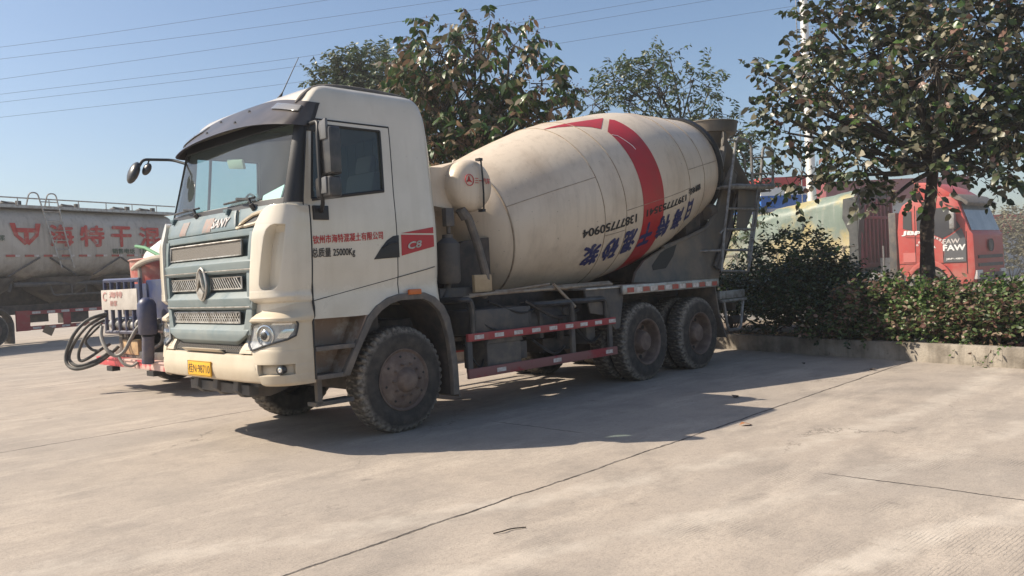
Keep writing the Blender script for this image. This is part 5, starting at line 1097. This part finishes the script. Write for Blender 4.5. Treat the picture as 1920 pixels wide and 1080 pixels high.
boxes('headlamp', m_refl, cb, [((1.2, -1.22, .72), (1.37, -.75, 1.0)), ((1.2, .75, .72), (1.37, 1.22, 1.0))], .03)
mb = MB(); mb.b2((1.3, -1.0, 1.1), (1.36, 1.0, 1.2)); mb.b2((1.3, -1.0, 1.35), (1.36, 1.0, 1.45)); mb.b2((1.3, -1.0, .6), (1.38, 1.0, .9)); mb.lathe([(0, .0), (0, .2), (.02, .2)], (1.36, 0, 1.75), (1, 0, 0), 20); mb.build('front_grille', m_chass2, cb)
mb = MB(); mb.b2((.72, -1.5, 2.3), (.86, -1.32, 2.85)); mb.tube([(.9, -1.25, 2.95), (.8, -1.42, 2.95), (.8, -1.42, 2.2)], .02, 6); mb.build('mirror', m_steel, cb, bevel=.03)
mb = MB(); mb.b2((-1.3, -1.15, .95), (-1.05, -.85, 2.95)); mb.b2((-1.35, -1.2, .55), (-1.0, -.75, .95)); mb.build('exhaust_stack', m_chass2, rt, bevel=.04)
mb = MB(); mb.b2((-6.5, -.45, .75), (1.2, -.35, 1.0)); mb.b2((-6.5, .35, .75), (1.2, .45, 1.0)); mb.b2((-2.7, -1.15, .5), (-1.45, -.6, 1.02)); mb.tube([(-1.6, -.9, 1.0), (-1.6, -.9, 1.9)], .03); mb.b2((-1.9, -.5, 1.0), (-1.3, .5, 1.5)); mb.build('chassis', m_steel, rt)
for x in (0, -3.4, -4.7):
    for sg in (-1, 1): simple_wheel(rt, x, sg * 1.25, .54, sg=sg)
tr = setp(empty('tarped_trailer', tuple(q0[:2]) + (0,), TA), 'high sided trailer under pale green tarpaulin behind the red tractor', 'trailer')
m_tarp = mat('green_yellow_tarpaulin', (.17, .22, .175), .5, col2=(.42, .35, .15), scale=.75, lo=.47, hi=.57, detail=10, bump=.6, bscale=5.5, streak=((.36, .35, .3), .5), dust=(.46, .39, .3), dtop=2.6, dbot=1.2, damt=.9)
xf, xb = -2.35, -11.5
mb = MB(); G1 = []
XX = np.linspace(xf, xb, 70)
def tz(x): t = (xf - x) / 9.2; return 3.8 - .6 * min(t * 2.2, 1) + .03 * math.sin(x * 2.3)
for x in XX:
    zt = tz(x); b = .035 * math.sin(x * 3.1) + .02 * math.sin(x * 8 + 1) + .008 * math.sin(x * 19)
    row = [(x, -1.27, 1.25), (x, -1.31 + b * .5, 1.75), (x, -1.29 - b * .6, 2.3), (x, -1.28 + b, zt - .45), (x, -1.18, zt - .12), (x, -.8, zt + .08 + b), (x, 0, zt + .2), (x, .8, zt + .08), (x, 1.25, zt - .2), (x, 1.27, 1.25)]
    G1.append(smooth(row, 4))
mb.grid(G1); mb.build('tarpaulin', m_tarp, tr, angle=60)
mb = MB()
for k in range(9):
    x = xf - .3 - k * .85; mb.tube([(x, -1.34, 1.2), (x - .1, -1.35, 1.95)], .014, 4); mb.tube([(x, -1.345, 1.95), (x - .85, -1.345, 1.25)], .012, 4)
mb.tube([(xf, -1.35, 1.95), (xb, -1.35, 1.8)], .014, 4); mb.build('lashing_rope', m_chass, tr)
mb = MB(); mb.b2((xf + .03, -1.28, 1.2), (xf + .1, 1.28, 3.62)); 
for k in range(9): y = -1.15 + .287 * k; mb.b2((xf + .1, y - .05, 1.3), (xf + .18, y + .05, 3.55))
mb.b2((xf + .1, -1.25, 2.85), (xf + .2, 1.25, 2.95)); mb.b2((xf + .1, -1.28, 1.2), (xf + .2, 1.28, 1.35)); mb.build('headboard', mat('dark_red_headboard', (.22, .03, .05), .6, col2=(.13, .03, .035), scale=3), tr, bevel=.01)
mb = MB(); G1 = [[(xf + .12, -1.3 + .2 * 0, 3.66), (xf + .14, -.9, 3.7), (xf + .14, 1.28, 3.68)], [(xf + .2, -1.33, 3.0), (xf + .22, -1.1, 3.05), (xf + .2, -.95, 3.3)], [(xf + .1, -1.34, 2.0), (xf + .16, -1.15, 2.0), (xf + .17, -1.05, 2.1)], [(xf + .08, -1.33, 1.2), (xf + .1, -1.2, 1.2), (xf + .12, -1.15, 1.2)]]
mb.slab(G1, [[(p[0] - .05, p[1], p[2]) for p in r_] for r_ in G1]); mb.prism([(xf + .12, 1.2), (xf + .12, 3.6), (xf - .35, 3.55), (xf - .4, 2.9), (xf - .18, 2.4), (xf - .2, 1.2)], sidey, -1.345, -1.3); mb.build('tarp_end_flap', mat('grey_tarp', (.045, .048, .046), .7, col2=(.085, .085, .08), scale=4), tr)
mb = MB(); mb.b2((xb, -1.2, 1.0), (xf, 1.2, 1.22)); mb.b2((xb, -.5, .75), (xf, .5, 1.0)); mb.b2((xf - .6, -.6, .5), (xf - .3, .6, 1.0)); mb.build('trailer_frame', m_chass, tr)
for x in (-8.2, -9.5, -10.8):
    for sg in (-1, 1): simple_wheel(tr, x, sg * 1.2, .52, r=.52, sg=sg)

# ================================================================ BUILDINGS, POLE, WIRES
def building(name, label, cat, px, d, L, dep, h, rz, mwall, roof, mroof, wins):
    p = at(px, 500, d); b = setp(empty(name, (p[0], p[1], 0), rz), label, cat)
    mb = MB(); mb.b2((0, 0, -.05), (L, dep, h)); mb.build('wall', mwall, b)
    mb = MB()
    if roof == 'gable': mb.prism([(-.4, h), (dep + .4, h), (dep / 2, h + dep * .16)], lambda q, t: (t, q[0], q[1]), -.4, L + .4)
    else: mb.b2((-.3, -.3, h), (L + .3, dep + .3, h + roof))
    mb.build('roof', mroof, b)
    for (x, z, ww, hh) in wins:
        mb = MB(); mb.b2((x - .08, -.05, z - .08), (x + ww + .08, -.003, z + hh + .08)); f = mb.build('window', m_white, b)
        mb = MB(); mb.b2((x, -.06, z), (x + ww / 2 - .03, -.052, z + hh)); mb.b2((x + ww / 2 + .03, -.06, z), (x + ww, -.052, z + hh)); mb.build('pane', m_wg, f)
    return b
TAr = math.atan2(CR[1], CR[0])
m_pale = mat('pale_grey_wall', (.55, .54, .52), .8, col2=(.45, .44, .42), scale=1); m_cream = mat('cream_wall', (.6, .52, .4), .8, col2=(.5, .43, .34), scale=1.5)
m_maroon = mat('maroon_roof_sheet', (.23, .06, .07), .6, col2=(.3, .1, .1), scale=1); m_rroof = mat('red_roof_sheet', (.5, .06, .05), .5)
building('workshop_building', 'pale two storey building with maroon roof edge behind the trailer', 'building', 1560, 48, 8, 8, 4.9, TAr + .05, m_pale, 1.15, m_maroon, [(1.6, 3.0, .7, 1.0), (2.9, 3.0, .7, 1.0), (4.2, 3.0, .7, 1.0), (2.9, 1.0, .7, 1.0)])
building('red_roofed_shed', 'low shed with bright red roof band at the far right', 'shed', 1862, 52, 16, 8, 2.6, TAr - .05, m_pale, 1.25, m_rroof, [(2.0, .9, 1.0, 1.0)])
building('guard_hut', 'small cream hut with white framed window behind the mixer truck', 'hut', 1118, 27, 2.6, 3, 3.0, TAr + .1, m_cream, .18, m_pale, [(.75, .75, .62, .7)])
# service-station canopy with striped fascia
cp = at(1428, 400, 46); cn = setp(empty('striped_canopy', (cp[0], cp[1], 0), TAr + .12), 'forecourt canopy with red, white and blue striped fascia behind the ladder', 'canopy')
z0 = 4.55
for nm, a, b, mm in (('blue_band', 0, .72, mat('blue_fascia', (.02, .12, .42), .4)), ('white_band', .72, 1.18, m_white), ('red_band', 1.18, 1.75, m_rroof)):
    mb = MB(); mb.b2((0, 0, z0 + a + .002), (2.75, 6, z0 + b)); mb.build(nm, mm, cn)
for x in (.3, 2.1): boxes('column', m_pale, cn, [((x, 1, 0), (x + .4, 1.4, z0)), ((x, 4.6, 0), (x + .4, 5, z0))])
# pole
pp = at(1519, 300, 30); base = (pp[0], pp[1], 0)
po = setp(empty('utility_pole', base), 'tall white utility pole rising behind the tree on the right', 'pole')
mb = MB(); mb.lathe([(0, .19), (12.6, .13), (12.6, 0)], (0, 0, 0), (0, 0, 1), 20); mb.build('shaft', m_white, po)
mb = MB(); mb.tube([(-.3, .25, .2), (-.22, .18, 12)], .02, 5); mb.b2((-.9, -.05, 12.1), (.9, .05, 12.22)); mb.build('crossarm', m_steel, po)
WR = [((-60, 96), (200, 62), (640, -4), 'topmost'), ((-60, 118), (400, 62), (870, -4), 'second from the top'), ((-60, 157), (500, 78), (1040, -5), 'third from the top'), ((-60, 184), (600, 102), (1260, -6), 'fourth from the top'), ((-60, 199), (640, 113), (1370, -6), 'fifth from the top'), ((-60, 227), (640, 143), (1510, 8), 'lowest')]
m_wire = mat('grey_wire', (.13, .15, .18), .6)
for i, (a, b, c_, lb) in enumerate(WR):
    mb = MB(); pts = smooth([at(a[0], a[1], 29), at(b[0], b[1], 29), at(c_[0], c_[1], 29)], 14); mb.tube(pts, .0055, 5); o = mb.build('power_line', m_wire); setp(o, 'thin grey power line across the sky, %s of the six' % lb, 'power line', 'power lines crossing the sky')
# ================================================================ VEGETATION
m_bark = mat('grey_brown_bark', (.055, .04, .032), .95, col2=(.27, .2, .14), scale=6, lo=.48, hi=.66, detail=10, bump=1.0, bscale=26)
m_twig = mat('dark_twig', (.05, .04, .03), .85)
def nrm(a): return a / np.maximum(np.linalg.norm(a, axis=-1, keepdims=True), 1e-9)
class Leaves:
    def __init__(s): s.P = []; s.D = []; s.L = []; s.W = []
    def add(s, P, D, L, W):
        s.P.append(np.asarray(P)); s.D.append(np.asarray(D)); s.L.append(np.asarray(L)); s.W.append(np.asarray(W))
    def build(s, name, mt, parent, curl=.18, flat=.42):
        P = np.concatenate(s.P); D = nrm(np.concatenate(s.D)); L = np.concatenate(s.L)[:, None]; W_ = np.concatenate(s.W)[:, None]; n = len(P)
        up = nrm(RNG.normal(0, 1, (n, 3)) * (1 - flat) + np.array([0, 0, 1]) * flat + 1e-6)
        S = nrm(np.cross(D, up)); N = np.cross(S, D); dr = N * -1 * curl * L
        V_ = np.stack([P, P + D * L * .3 - S * W_ * .46 + N * W_ * .14, P + D * L * .3 + S * W_ * .46 + N * W_ * .14, P + D * L * .68 - S * W_ * .4 + dr * .35 + N * W_ * .12, P + D * L * .68 + S * W_ * .4 + dr * .35 + N * W_ * .12, P + D * L + dr], 1).reshape(-1, 3)
        me = bpy.data.meshes.new(name); nv = n * 6
        me.vertices.add(nv); me.vertices.foreach_set('co', V_.astype(np.float32).ravel())
        b = (np.arange(n) * 6)[:, None]; idx = np.concatenate([b + np.array([0, 2, 1]), b + np.array([1, 2, 4, 3]), b + np.array([3, 4, 5])], 1).ravel()
        me.loops.add(n * 10); me.loops.foreach_set('vertex_index', idx.astype(np.int32))
        st = (np.arange(n) * 10)[:, None] + np.array([0, 3, 7]); me.polygons.add(n * 3); me.polygons.foreach_set('loop_start', st.ravel().astype(np.int32))
        me.update(calc_edges=True); me.validate(); me.materials.append(mt)
        o = bpy.data.objects.new(name, me); COL.objects.link(o)
        if parent: o.parent = parent
        return o
def sph(n):
    return nrm(RNG.normal(0, 1, (n, 3)))
def twig_leaves(LV, BR, start, d, n, tl, ll, lw, droop, tw=.006, spread=.9, down=.5):
    # one twig with leaves along both sides
    d = nrm(np.asarray(d, float)); t = np.linspace(.12, 1, n); pts = start + d * tl * t[:, None] + np.array([0, 0, -1]) * droop * tl * (t ** 2)[:, None]
    side = nrm(np.cross(d, np.array([0, 0, 1]) + RNG.normal(0, .25, 3))); sg = np.where(np.arange(n) % 2 == 0, 1, -1)[:, None]
    D = d * .45 + side * sg * spread + np.array([0, 0, -down]) + RNG.normal(0, .3, (n, 3))
    LV.add(pts, D, ll * RNG.uniform(.65, 1.15, n), lw * RNG.uniform(.7, 1.15, n))
    if BR is not None: BR.tube([start, pts[n // 2], pts[-1]], [tw, tw * .8, tw * .4], 4, caps=False)
def tree(name, label, trunk, fork, blobs, leaf, mt, r0, twig=(8, .5, .3), limb=.05, seeds=None, group=None, rtop=.6):
    # trunk: list of points, blobs: (centre, radius, twig count)
    base = np.array(trunk[0]); t = setp(empty(name, tuple(base)), label, 'tree', group)
    mb = MB(); k = len(trunk); tp = smooth([np.array(p) - base for p in trunk], 6)
    mb.tube(tp, [r0 * (1.15 if i == 0 else 1) * (1 - (1 - rtop) * i / (len(tp) - 1)) * (1 + .06 * math.sin(i * 2.1)) for i in range(len(tp))], 14); mb.build('trunk', m_bark, t)
    BR = MB(); LV = Leaves(); TW = MB(); SD = MB()
    fk = np.array(fork) - base
    for (c_, r, nt_) in blobs:
        c_ = np.array(c_) - base; rr = np.array([r, r, r]) if np.isscalar(r) else np.array(r)
        a = fk + np.array([0, 0, RNG.uniform(-.5, .4)]) * (fk[2] * .12); mid = a * .5 + c_ * .5 + RNG.normal(0, .12, 3) * np.linalg.norm(c_ - a) * .5
        BR.tube(smooth([a, mid, c_], 5), list(np.linspace(limb, limb * .3, 11)), 6, caps=False)
        U = sph(nt_); q = RNG.uniform(.25, 1, nt_) ** .5
        for u, k_ in zip(U, q):
            s_ = c_ + u * rr * k_
            if RNG.random() < .45: BR.tube([c_ + RNG.normal(0, .05, 3), c_ * .45 + s_ * .55 + RNG.normal(0, .05, 3), s_], [limb * .28, limb * .18, limb * .1], 4, caps=False)
            d = u * .9 + np.array([0, 0, .25]) + RNG.normal(0, .45, 3)
            twig_leaves(LV, BR, s_, d, twig[0], twig[1] * RNG.uniform(.6, 1.25), leaf[0], leaf[1], twig[2], limb * .1, down=leaf[2])
            if seeds and RNG.random() < seeds[0]:
                for _ in range(seeds[1]):
                    p = s_ + d * .12 + RNG.normal(0, .09, 3); h = .016
                    SD.add([p + np.array(v) * h for v in ((1, 0, 0), (-1, 0, 0), (0, 1, 0), (0, -1, 0), (0, 0, 1), (0, 0, -1))], [(0, 2, 4), (2, 1, 4), (1, 3, 4), (3, 0, 4), (2, 0, 5), (1, 2, 5), (3, 1, 5), (0, 3, 5)])
    BR.build('branches', m_twig, t, weld=False)
    LV.build('crown', mt, t)
    if seeds: SD.build('seed_pods', mat('brown_seed', (.13, .08, .05), .8, col2=(.22, .14, .085), scale=9), t, weld=False)
    return t
def B(px, py, rp, d, n, jd=0.0): return (at(px, py, d + jd), rp * d / FPX, n)

lf_a = leafmat('dark_broad_leaf', [(0, (.04, .085, .02)), (.28, (.028, .058, .016)), (.45, (.075, .12, .032)), (.6, (.14, .12, .065)), (.75, (.2, .125, .075)), (.9, (.24, .2, .145))], .33, .22)
bl = []
for px, py, rp, n in [(825, 95, 52, 22), (890, 70, 42, 18), (775, 120, 26, 8), (955, 95, 40, 16), (800, 150, 45, 20), (880, 160, 70, 40), (1010, 160, 30, 10), (1055, 175, 24, 7), (1085, 190, 12, 3), (835, 215, 60, 36), (915, 230, 62, 38), (975, 205, 45, 20), (860, 300, 62, 40), (820, 270, 45, 28), (930, 310, 50, 26), (1000, 250, 26, 8), (920, 38, 8, 2), (1008, 58, 4, 1), (790, 330, 50, 20), (880, 400, 60, 22)]:
    bl.append(B(px, py, rp, 16.0, int(n * 1.15), RNG.uniform(-.7, .7)))
b0 = at(880, 560, 16.3); b0[2] = .2; f0 = at(885, 330, 16.2)
tree('broadleaf_tree', 'dark broadleaf tree with drooping leaves and brown seed clusters right behind the cab', [b0, b0 * .5 + f0 * .5 + np.array([.1, .1, 0]), f0], f0, bl, (.235, .1, 1.0), lf_a, .14, (11, .6, .4), .05, (.45, 16))
lf_b = leafmat('grey_green_leaf', [(0, (.055, .085, .035)), (.35, (.085, .115, .055)), (.65, (.12, .14, .08)), (.85, (.045, .065, .03)), (.95, (.17, .17, .11))], .4, .25)
bl = [B(px, py, rp, 24, int(n * 2.1), RNG.uniform(-1, 1)) for px, py, rp, n in [(612, 158, 24, 18), (645, 140, 28, 26), (680, 132, 30, 28), (715, 132, 36, 34), (640, 175, 42, 30), (720, 185, 50, 40), (625, 185, 34, 20), (770, 170, 50, 34), (760, 240, 60, 40), (680, 220, 60, 30)]]
b0 = at(700, 590, 24.5); b0[2] = 0; f0 = at(690, 280, 24.3)
tree('bushy_tree', 'grey green small leaved tree showing above the cab roof, farther back', [b0, b0 * .5 + f0 * .5, f0], f0, bl, (.17, .07, .5), lf_b, .17, (13, .6, .15), .05)
lf_c = leafmat('small_green_leaf', [(0, (.05, .085, .03)), (.3, (.08, .12, .045)), (.55, (.11, .13, .065)), (.75, (.035, .06, .022)), (.9, (.16, .165, .1))], .4, .25)
bl = [B(px, py, rp, 21, int(n * 1.25), RNG.uniform(-1, 1)) for px, py, rp, n in [(1115, 195, 32, 24), (1160, 155, 34, 26), (1215, 135, 38, 34), (1180, 190, 48, 36), (1240, 180, 48, 32), (1255, 105, 16, 4), (1300, 150, 36, 14), (1330, 165, 26, 12), (1290, 200, 40, 18), (1345, 215, 34, 16), (1385, 250, 32, 18), (1400, 300, 34, 22), (1420, 275, 20, 8), (1405, 350, 30, 18), (1390, 400, 32, 20), (1425, 330, 22, 10), (1330, 260, 40, 20), (1380, 450, 34, 20), (1230, 260, 60, 30)]]
b0 = at(1270, 590, 21.3); b0[2] = .1; f0 = at(1275, 300, 21.2)
tree('open_crowned_tree', 'airy small leaved tree with bare twigs rising behind the drum', [b0, b0 * .5 + f0 * .5 + np.array([.15, 0, 0]), f0], f0, bl, (.15, .055, .6), lf_c, .13, (11, .5, .12), .045)
lf_d = leafmat('oval_leaf', [(0, (.028, .042, .018)), (.34, (.06, .075, .034)), (.56, (.15, .14, .09)), (.7, (.24, .22, .15)), (.8, (.07, .125, .03)), (.91, (.22, .13, .1)), (.955, (.3, .27, .2))], .36, .14)  # darkest and palest tones put crown shade and sunlit leaves into the colour
bl = [B(px, py, rp, 13.5, int(n * 1.45), jd) for px, py, rp, n, jd in [(1465, 175, 28, 9, 0), (1480, 250, 28, 9, .3), (1500, 330, 30, 9, 0), (1525, 120, 48, 20, .5), (1545, 40, 40, 16, 0), (1575, 200, 58, 32, -.5), (1590, 290, 44, 22, .4), (1640, 100, 75, 44, .6), (1630, 310, 46, 18, -.6), (1700, 30, 70, 36, 0), (1690, 210, 75, 46, 1.0), (1760, 120, 85, 52, -1.0), (1770, 250, 70, 42, .8), (1840, 40, 80, 44, .6), (1860, 170, 80, 50, -.4), (1840, 265, 56, 28, .9), (1905, 240, 56, 28, -.8), (1735, 318, 34, 9, -1.1), (1840, 318, 34, 8, -1.0), (1900, 318, 34, 8, .5), (1660, 385, 12, 2, -1.0), (1925, 90, 80, 42, .2), (1700, -80, 90, 34, 0), (1850, -90, 100, 36, 0), (1990, 0, 100, 36, 0), (2000, 200, 90, 34, 0), (1600, -60, 60, 20, 0), (1440, 145, 12, 3, 0), (1450, 210, 12, 3, 0)]]
b0 = at(1740, 552, 13.5); b0[2] = .2; f0 = at(1752, 300, 13.5); m0 = at(1738, 440, 13.5)
tree('oval_leaved_tree', 'large tree with oval grey green leaves and bare dark trunk above the hedge', [b0, m0, at(1745, 370, 13.5), f0, at(1775, 180, 13.4)], f0, bl, (.165, .1, .45), lf_d, .122, (9, .5, .1), .05, (.1, 14), rtop=.55)
# support stake leaning at the trunk
st0 = at(1722, 545, 13.2); st0[2] = .2; mb = MB(); mb.tube([np.zeros(3), at(1712, 520, 13.2) - st0], .02, 6); o = mb.build('wooden_stake', mat('pale_wood', (.5, .45, .36), .8)); o.location = st0; setp(o, 'short pale stake leaning beside the dark tree trunk', 'stake')

# shrubs in the bed
def shrub(label, px, d, w_, h, n, mt, leaf=(.09, .045), dens=1.0, seed=0, cat='shrub', name='shrub', group='shrubs in the planting bed', sprig=.25):
    p = at(px, 600, d); base = np.array([p[0], p[1], .2]); t = setp(empty(name, tuple(base)), label, cat, group)
    LV = Leaves(); BR = MB()
    nb = 9
    cs = [np.array([RNG.uniform(-.5, .5) * w_, RNG.uniform(-.45, .45) * w_, h * RNG.uniform(.16, .76)]) for _ in range(nb)]
    for c_ in cs: BR.tube([np.zeros(3), c_ * .5 + RNG.normal(0, .05, 3), c_], [.016, .012, .006], 4, caps=False)
    for _ in range(n):
        c_ = cs[RNG.integers(nb)]; u = sph(1)[0]; u[2] = abs(u[2]) * .9 - .35; rr = np.array([w_ * .36, w_ * .36, h * .34]); s_ = c_ + u * rr * RNG.uniform(.45, 1) ** .6
        s_[2] = max(s_[2], .03)
        d_ = u + np.array([0, 0, .7]) + RNG.normal(0, .5, 3); L_ = .2 * (1.7 if RNG.random() < sprig else .9)
        twig_leaves(LV, BR if RNG.random() < .3 else None, s_, d_, 8, L_, leaf[0], leaf[1], .05, .003, down=.15)
    BR.build('stems', m_twig, t, weld=False); LV.build('foliage', mt, t, flat=.4); return t
lf_s = leafmat('dark_shrub_leaf', [(0, (.02, .04, .014)), (.4, (.03, .055, .018)), (.7, (.045, .07, .025)), (.9, (.08, .06, .035))], .35, .12)
lf_h = leafmat('red_green_hedge_leaf', [(0, (.07, .11, .035)), (.25, (.11, .15, .05)), (.45, (.15, .075, .055)), (.62, (.19, .115, .085)), (.74, (.055, .08, .03)), (.88, (.26, .19, .13))], .45, .2)
lf_g = leafmat('fresh_hedge_leaf', [(0, (.07, .13, .03)), (.4, (.11, .17, .045)), (.7, (.05, .09, .025)), (.88, (.15, .09, .06))], .45, .22)
shrub('big dark green bush right behind the mixer truck ladder', 1445, 15.3, 2.2, 1.95, 1700, lf_s, (.085, .042), sprig=.3)
shrub('dark bush half hidden behind the rear wheels of the mixer', 1375, 16.2, 1.8, 1.5, 800, lf_s, (.085, .042))
shrub('dark green bush leaning towards the red hedge, next to the biggest bush', 1535, 14.1, 1.5, 1.15, 950, lf_s, (.08, .04))
HB = [(1605, 13.3, 1.1, .9, lf_h, 'reddish hedge shrub in the mixer shadow, beside the dark bushes'), (1660, 13.0, 1.0, .88, lf_h, 'purple tinged hedge shrub just left of the tree trunk foot'), (1705, 12.9, .85, .92, lf_g, 'fresh green hedge shrub at the foot of the tree trunk'), (1765, 12.3, 1.05, .84, lf_h, 'red brown hedge shrub above the white rag, under the trunk'), (1820, 12.4, .9, .9, lf_g, 'bright green hedge shrub in front of the red tractor cab'), (1880, 11.8, 1.0, .82, lf_h, 'reddish sunlit hedge shrub at the right edge near the kerb'), (1950, 11.6, 1.1, .85, lf_h, 'hedge shrub cut by the right edge of the view')]
for px, d, w_, h, mt, lb in HB: shrub(lb, px, d, w_, h, 560, mt)
for px, d, lb in ((1610, 13.1, 'low straggly hedge shrub at the kerb edge in shadow'), (1690, 12.6, 'low dry hedge shrub leaning over the kerb beside the white rag'), (1800, 12.0, 'low sprawling hedge shrub over the sunlit kerb'), (1895, 11.5, 'low weedy shrub hanging over the kerb at far right')): shrub(lb, px, d, .7, .5, 190, lf_h)
lf_y = leafmat('dusty_roadside_leaf', [(0, (.16, .15, .09)), (.5, (.2, .18, .12)), (.8, (.13, .12, .075))], .7, .2)
for px, d, w_, h, lb in ((1900, 33, 3.0, 3.4, 'pale dusty roadside bush in front of the red roofed shed'), (1960, 31, 3.4, 2.6, 'low dusty bush by the road at the right edge'), (1640, 36, 3.0, 1.5, 'dusty bush seen low between trailer and tractor')):
    shrub(lb, px, d, w_, h, 420, lf_y, (.16, .07), group='dusty roadside bushes')
# weeds and dead leaves along the kerb top
LV = Leaves(); n = 1500; yy = RNG.uniform(-9, 2, n); xx = np.interp(yy, [p[1] for p in KP], [p[0] for p in KP]) + .2 + np.abs(RNG.normal(0, .5, n))
LV.add(np.stack([xx, yy, np.full(n, .215)], 1), np.stack([RNG.normal(0, 1, n), RNG.normal(0, 1, n), RNG.uniform(0, .5, n)], 1), RNG.uniform(.05, .12, n), RNG.uniform(.03, .05, n))
setp(LV.build('leaf_litter', leafmat('dead_leaf', [(0, (.2, .13, .075)), (.4, (.28, .2, .12)), (.7, (.12, .08, .05))], .8, .1), None), kind='stuff')
def weed(px, py, label, n=16):
    b = on(2, .26, px, py); t = setp(empty('weed', tuple(b)), label, 'weed', 'weeds growing over the kerb'); LV = Leaves(); BR = MB()
    for k in range(n // 4):
        d = np.array([-.55 + RNG.normal(0, .3), RNG.normal(0, .6), .35]); twig_leaves(LV, BR, RNG.normal(0, .04, 3) * np.array([1, 1, 0]) + np.array([.08, 0, .02]), d, 7, .34, .07, .03, 1.1, .003, down=.4)
    BR.build('stem', m_twig, t, weld=False); LV.build('foliage', lf_g, t)
for px, py, lb in ((1762, 644, 'green weed trailing down the kerb just right of the shadow edge'), (1815, 648, 'small weed over the kerb between two trailing weeds'), (1885, 652, 'green weed trailing down the kerb near the right edge')): weed(px, py, lb)
# rag on the bed, litter on the yard
p = on(2, .33, 1735, 628); mb = MB(); G = []
for i in range(9):
    row = []
    for j in range(9):
        u, v = i / 8 - .5, j / 8 - .5; row.append((u * .3 + .02 * math.sin(j * 2), v * .42, .11 * max(0, 1 - 4 * (u * u + v * v)) + .03 * math.sin(i * 1.9 + j * 1.3)))
    G.append(row)
mb.slab(G, [[(a, b, c - .02) for a, b, c in r_] for r_ in G]); o = mb.build('rag', mat('pale_plastic_sheet', (.5, .48, .43), .5, col2=(.3, .28, .24), scale=7), angle=60); o.location = (p[0], p[1], .24); setp(o, 'crumpled pale rag lying on the bed under the hedge', 'rag')
def fallen(px, py, L, col, label, rz):
    p = on(2, 0, px, py); LV = Leaves(); LV.add(np.array([[0, 0, .012]]), np.array([[math.cos(rz), math.sin(rz), .18]]), np.array([L]), np.array([L * .5])); o = LV.build('fallen_leaf', col, None, curl=.5, flat=.95); o.location = p; setp(o, label, 'leaf', 'fallen leaves on the concrete')
m_dl = mat('dry_orange_leaf', (.34, .15, .06), .7); m_dk = mat('dark_dry_leaf', (.07, .055, .045), .8)
fallen(1386, 799, .16, m_dl, 'dry orange leaf on the concrete at the shadow edge', -.6); fallen(1376, 747, .17, m_dk, 'dark curled leaf inside the long shadow', .3); fallen(1640, 695, .14, m_dk, 'dark curled leaf near the kerb shadow tip', .8); fallen(1505, 683, .1, m_dk, 'small dark leaf far off in the truck shadow', .2)
p = on(2, 0, 925, 1002); mb = MB(); mb.tube(smooth([(0, 0, .006), (.05, -.03, .012), (.12, -.035, .01), (.2, -.08, .007)], 5), .004, 5); o = mb.build('twig', m_twig); o.location = p; setp(o, 'thin dark twig lying on the open concrete', 'twig')
# ================================================================ DUSTY AIR
mb = MB(); mb.b2((-45, -45, -1.0), (80, 70, 13.2)); hz = mb.build('haze', bpy.data.materials.new('dusty_air')); setp(hz, kind='stuff')
hm = hz.data.materials[0]; hm.use_nodes = True; n_ = hm.node_tree; n_.nodes.remove(n_.nodes['Principled BSDF'])
pv_ = n_.nodes.new('ShaderNodeVolumePrincipled'); pv_.inputs['Color'].default_value = (.86, .87, .88, 1); pv_.inputs['Density'].default_value = .0016; pv_.inputs['Anisotropy'].default_value = .3
n_.links.new(pv_.outputs[0], n_.nodes['Material Output'].inputs['Volume'])
# dust whirled up round the red tractor
dc = at(1800, 545, 26.5); dm = bpy.data.materials.new('road_dust'); dm.use_nodes = True; n_ = dm.node_tree; n_.nodes.remove(n_.nodes['Principled BSDF'])
mb = MB(); mb.grid([[(7.5 * math.cos(a) * math.cos(b), 7.5 * math.cos(a) * math.sin(b), 3.4 * math.sin(a)) for b in np.linspace(0, 2 * PI, 24, endpoint=False)] for a in np.linspace(-PI / 2, PI / 2, 13)], True)
ds = mb.build('dust_cloud', dm); ds.location = (dc[0], dc[1], 1.2); setp(ds, kind='stuff')
v_ = n_.nodes.new('ShaderNodeVolumePrincipled'); v_.inputs['Color'].default_value = (.85, .8, .73, 1); v_.inputs['Density'].default_value = .011; v_.inputs['Anisotropy'].default_value = .2
n_.links.new(v_.outputs[0], n_.nodes['Material Output'].inputs['Volume'])
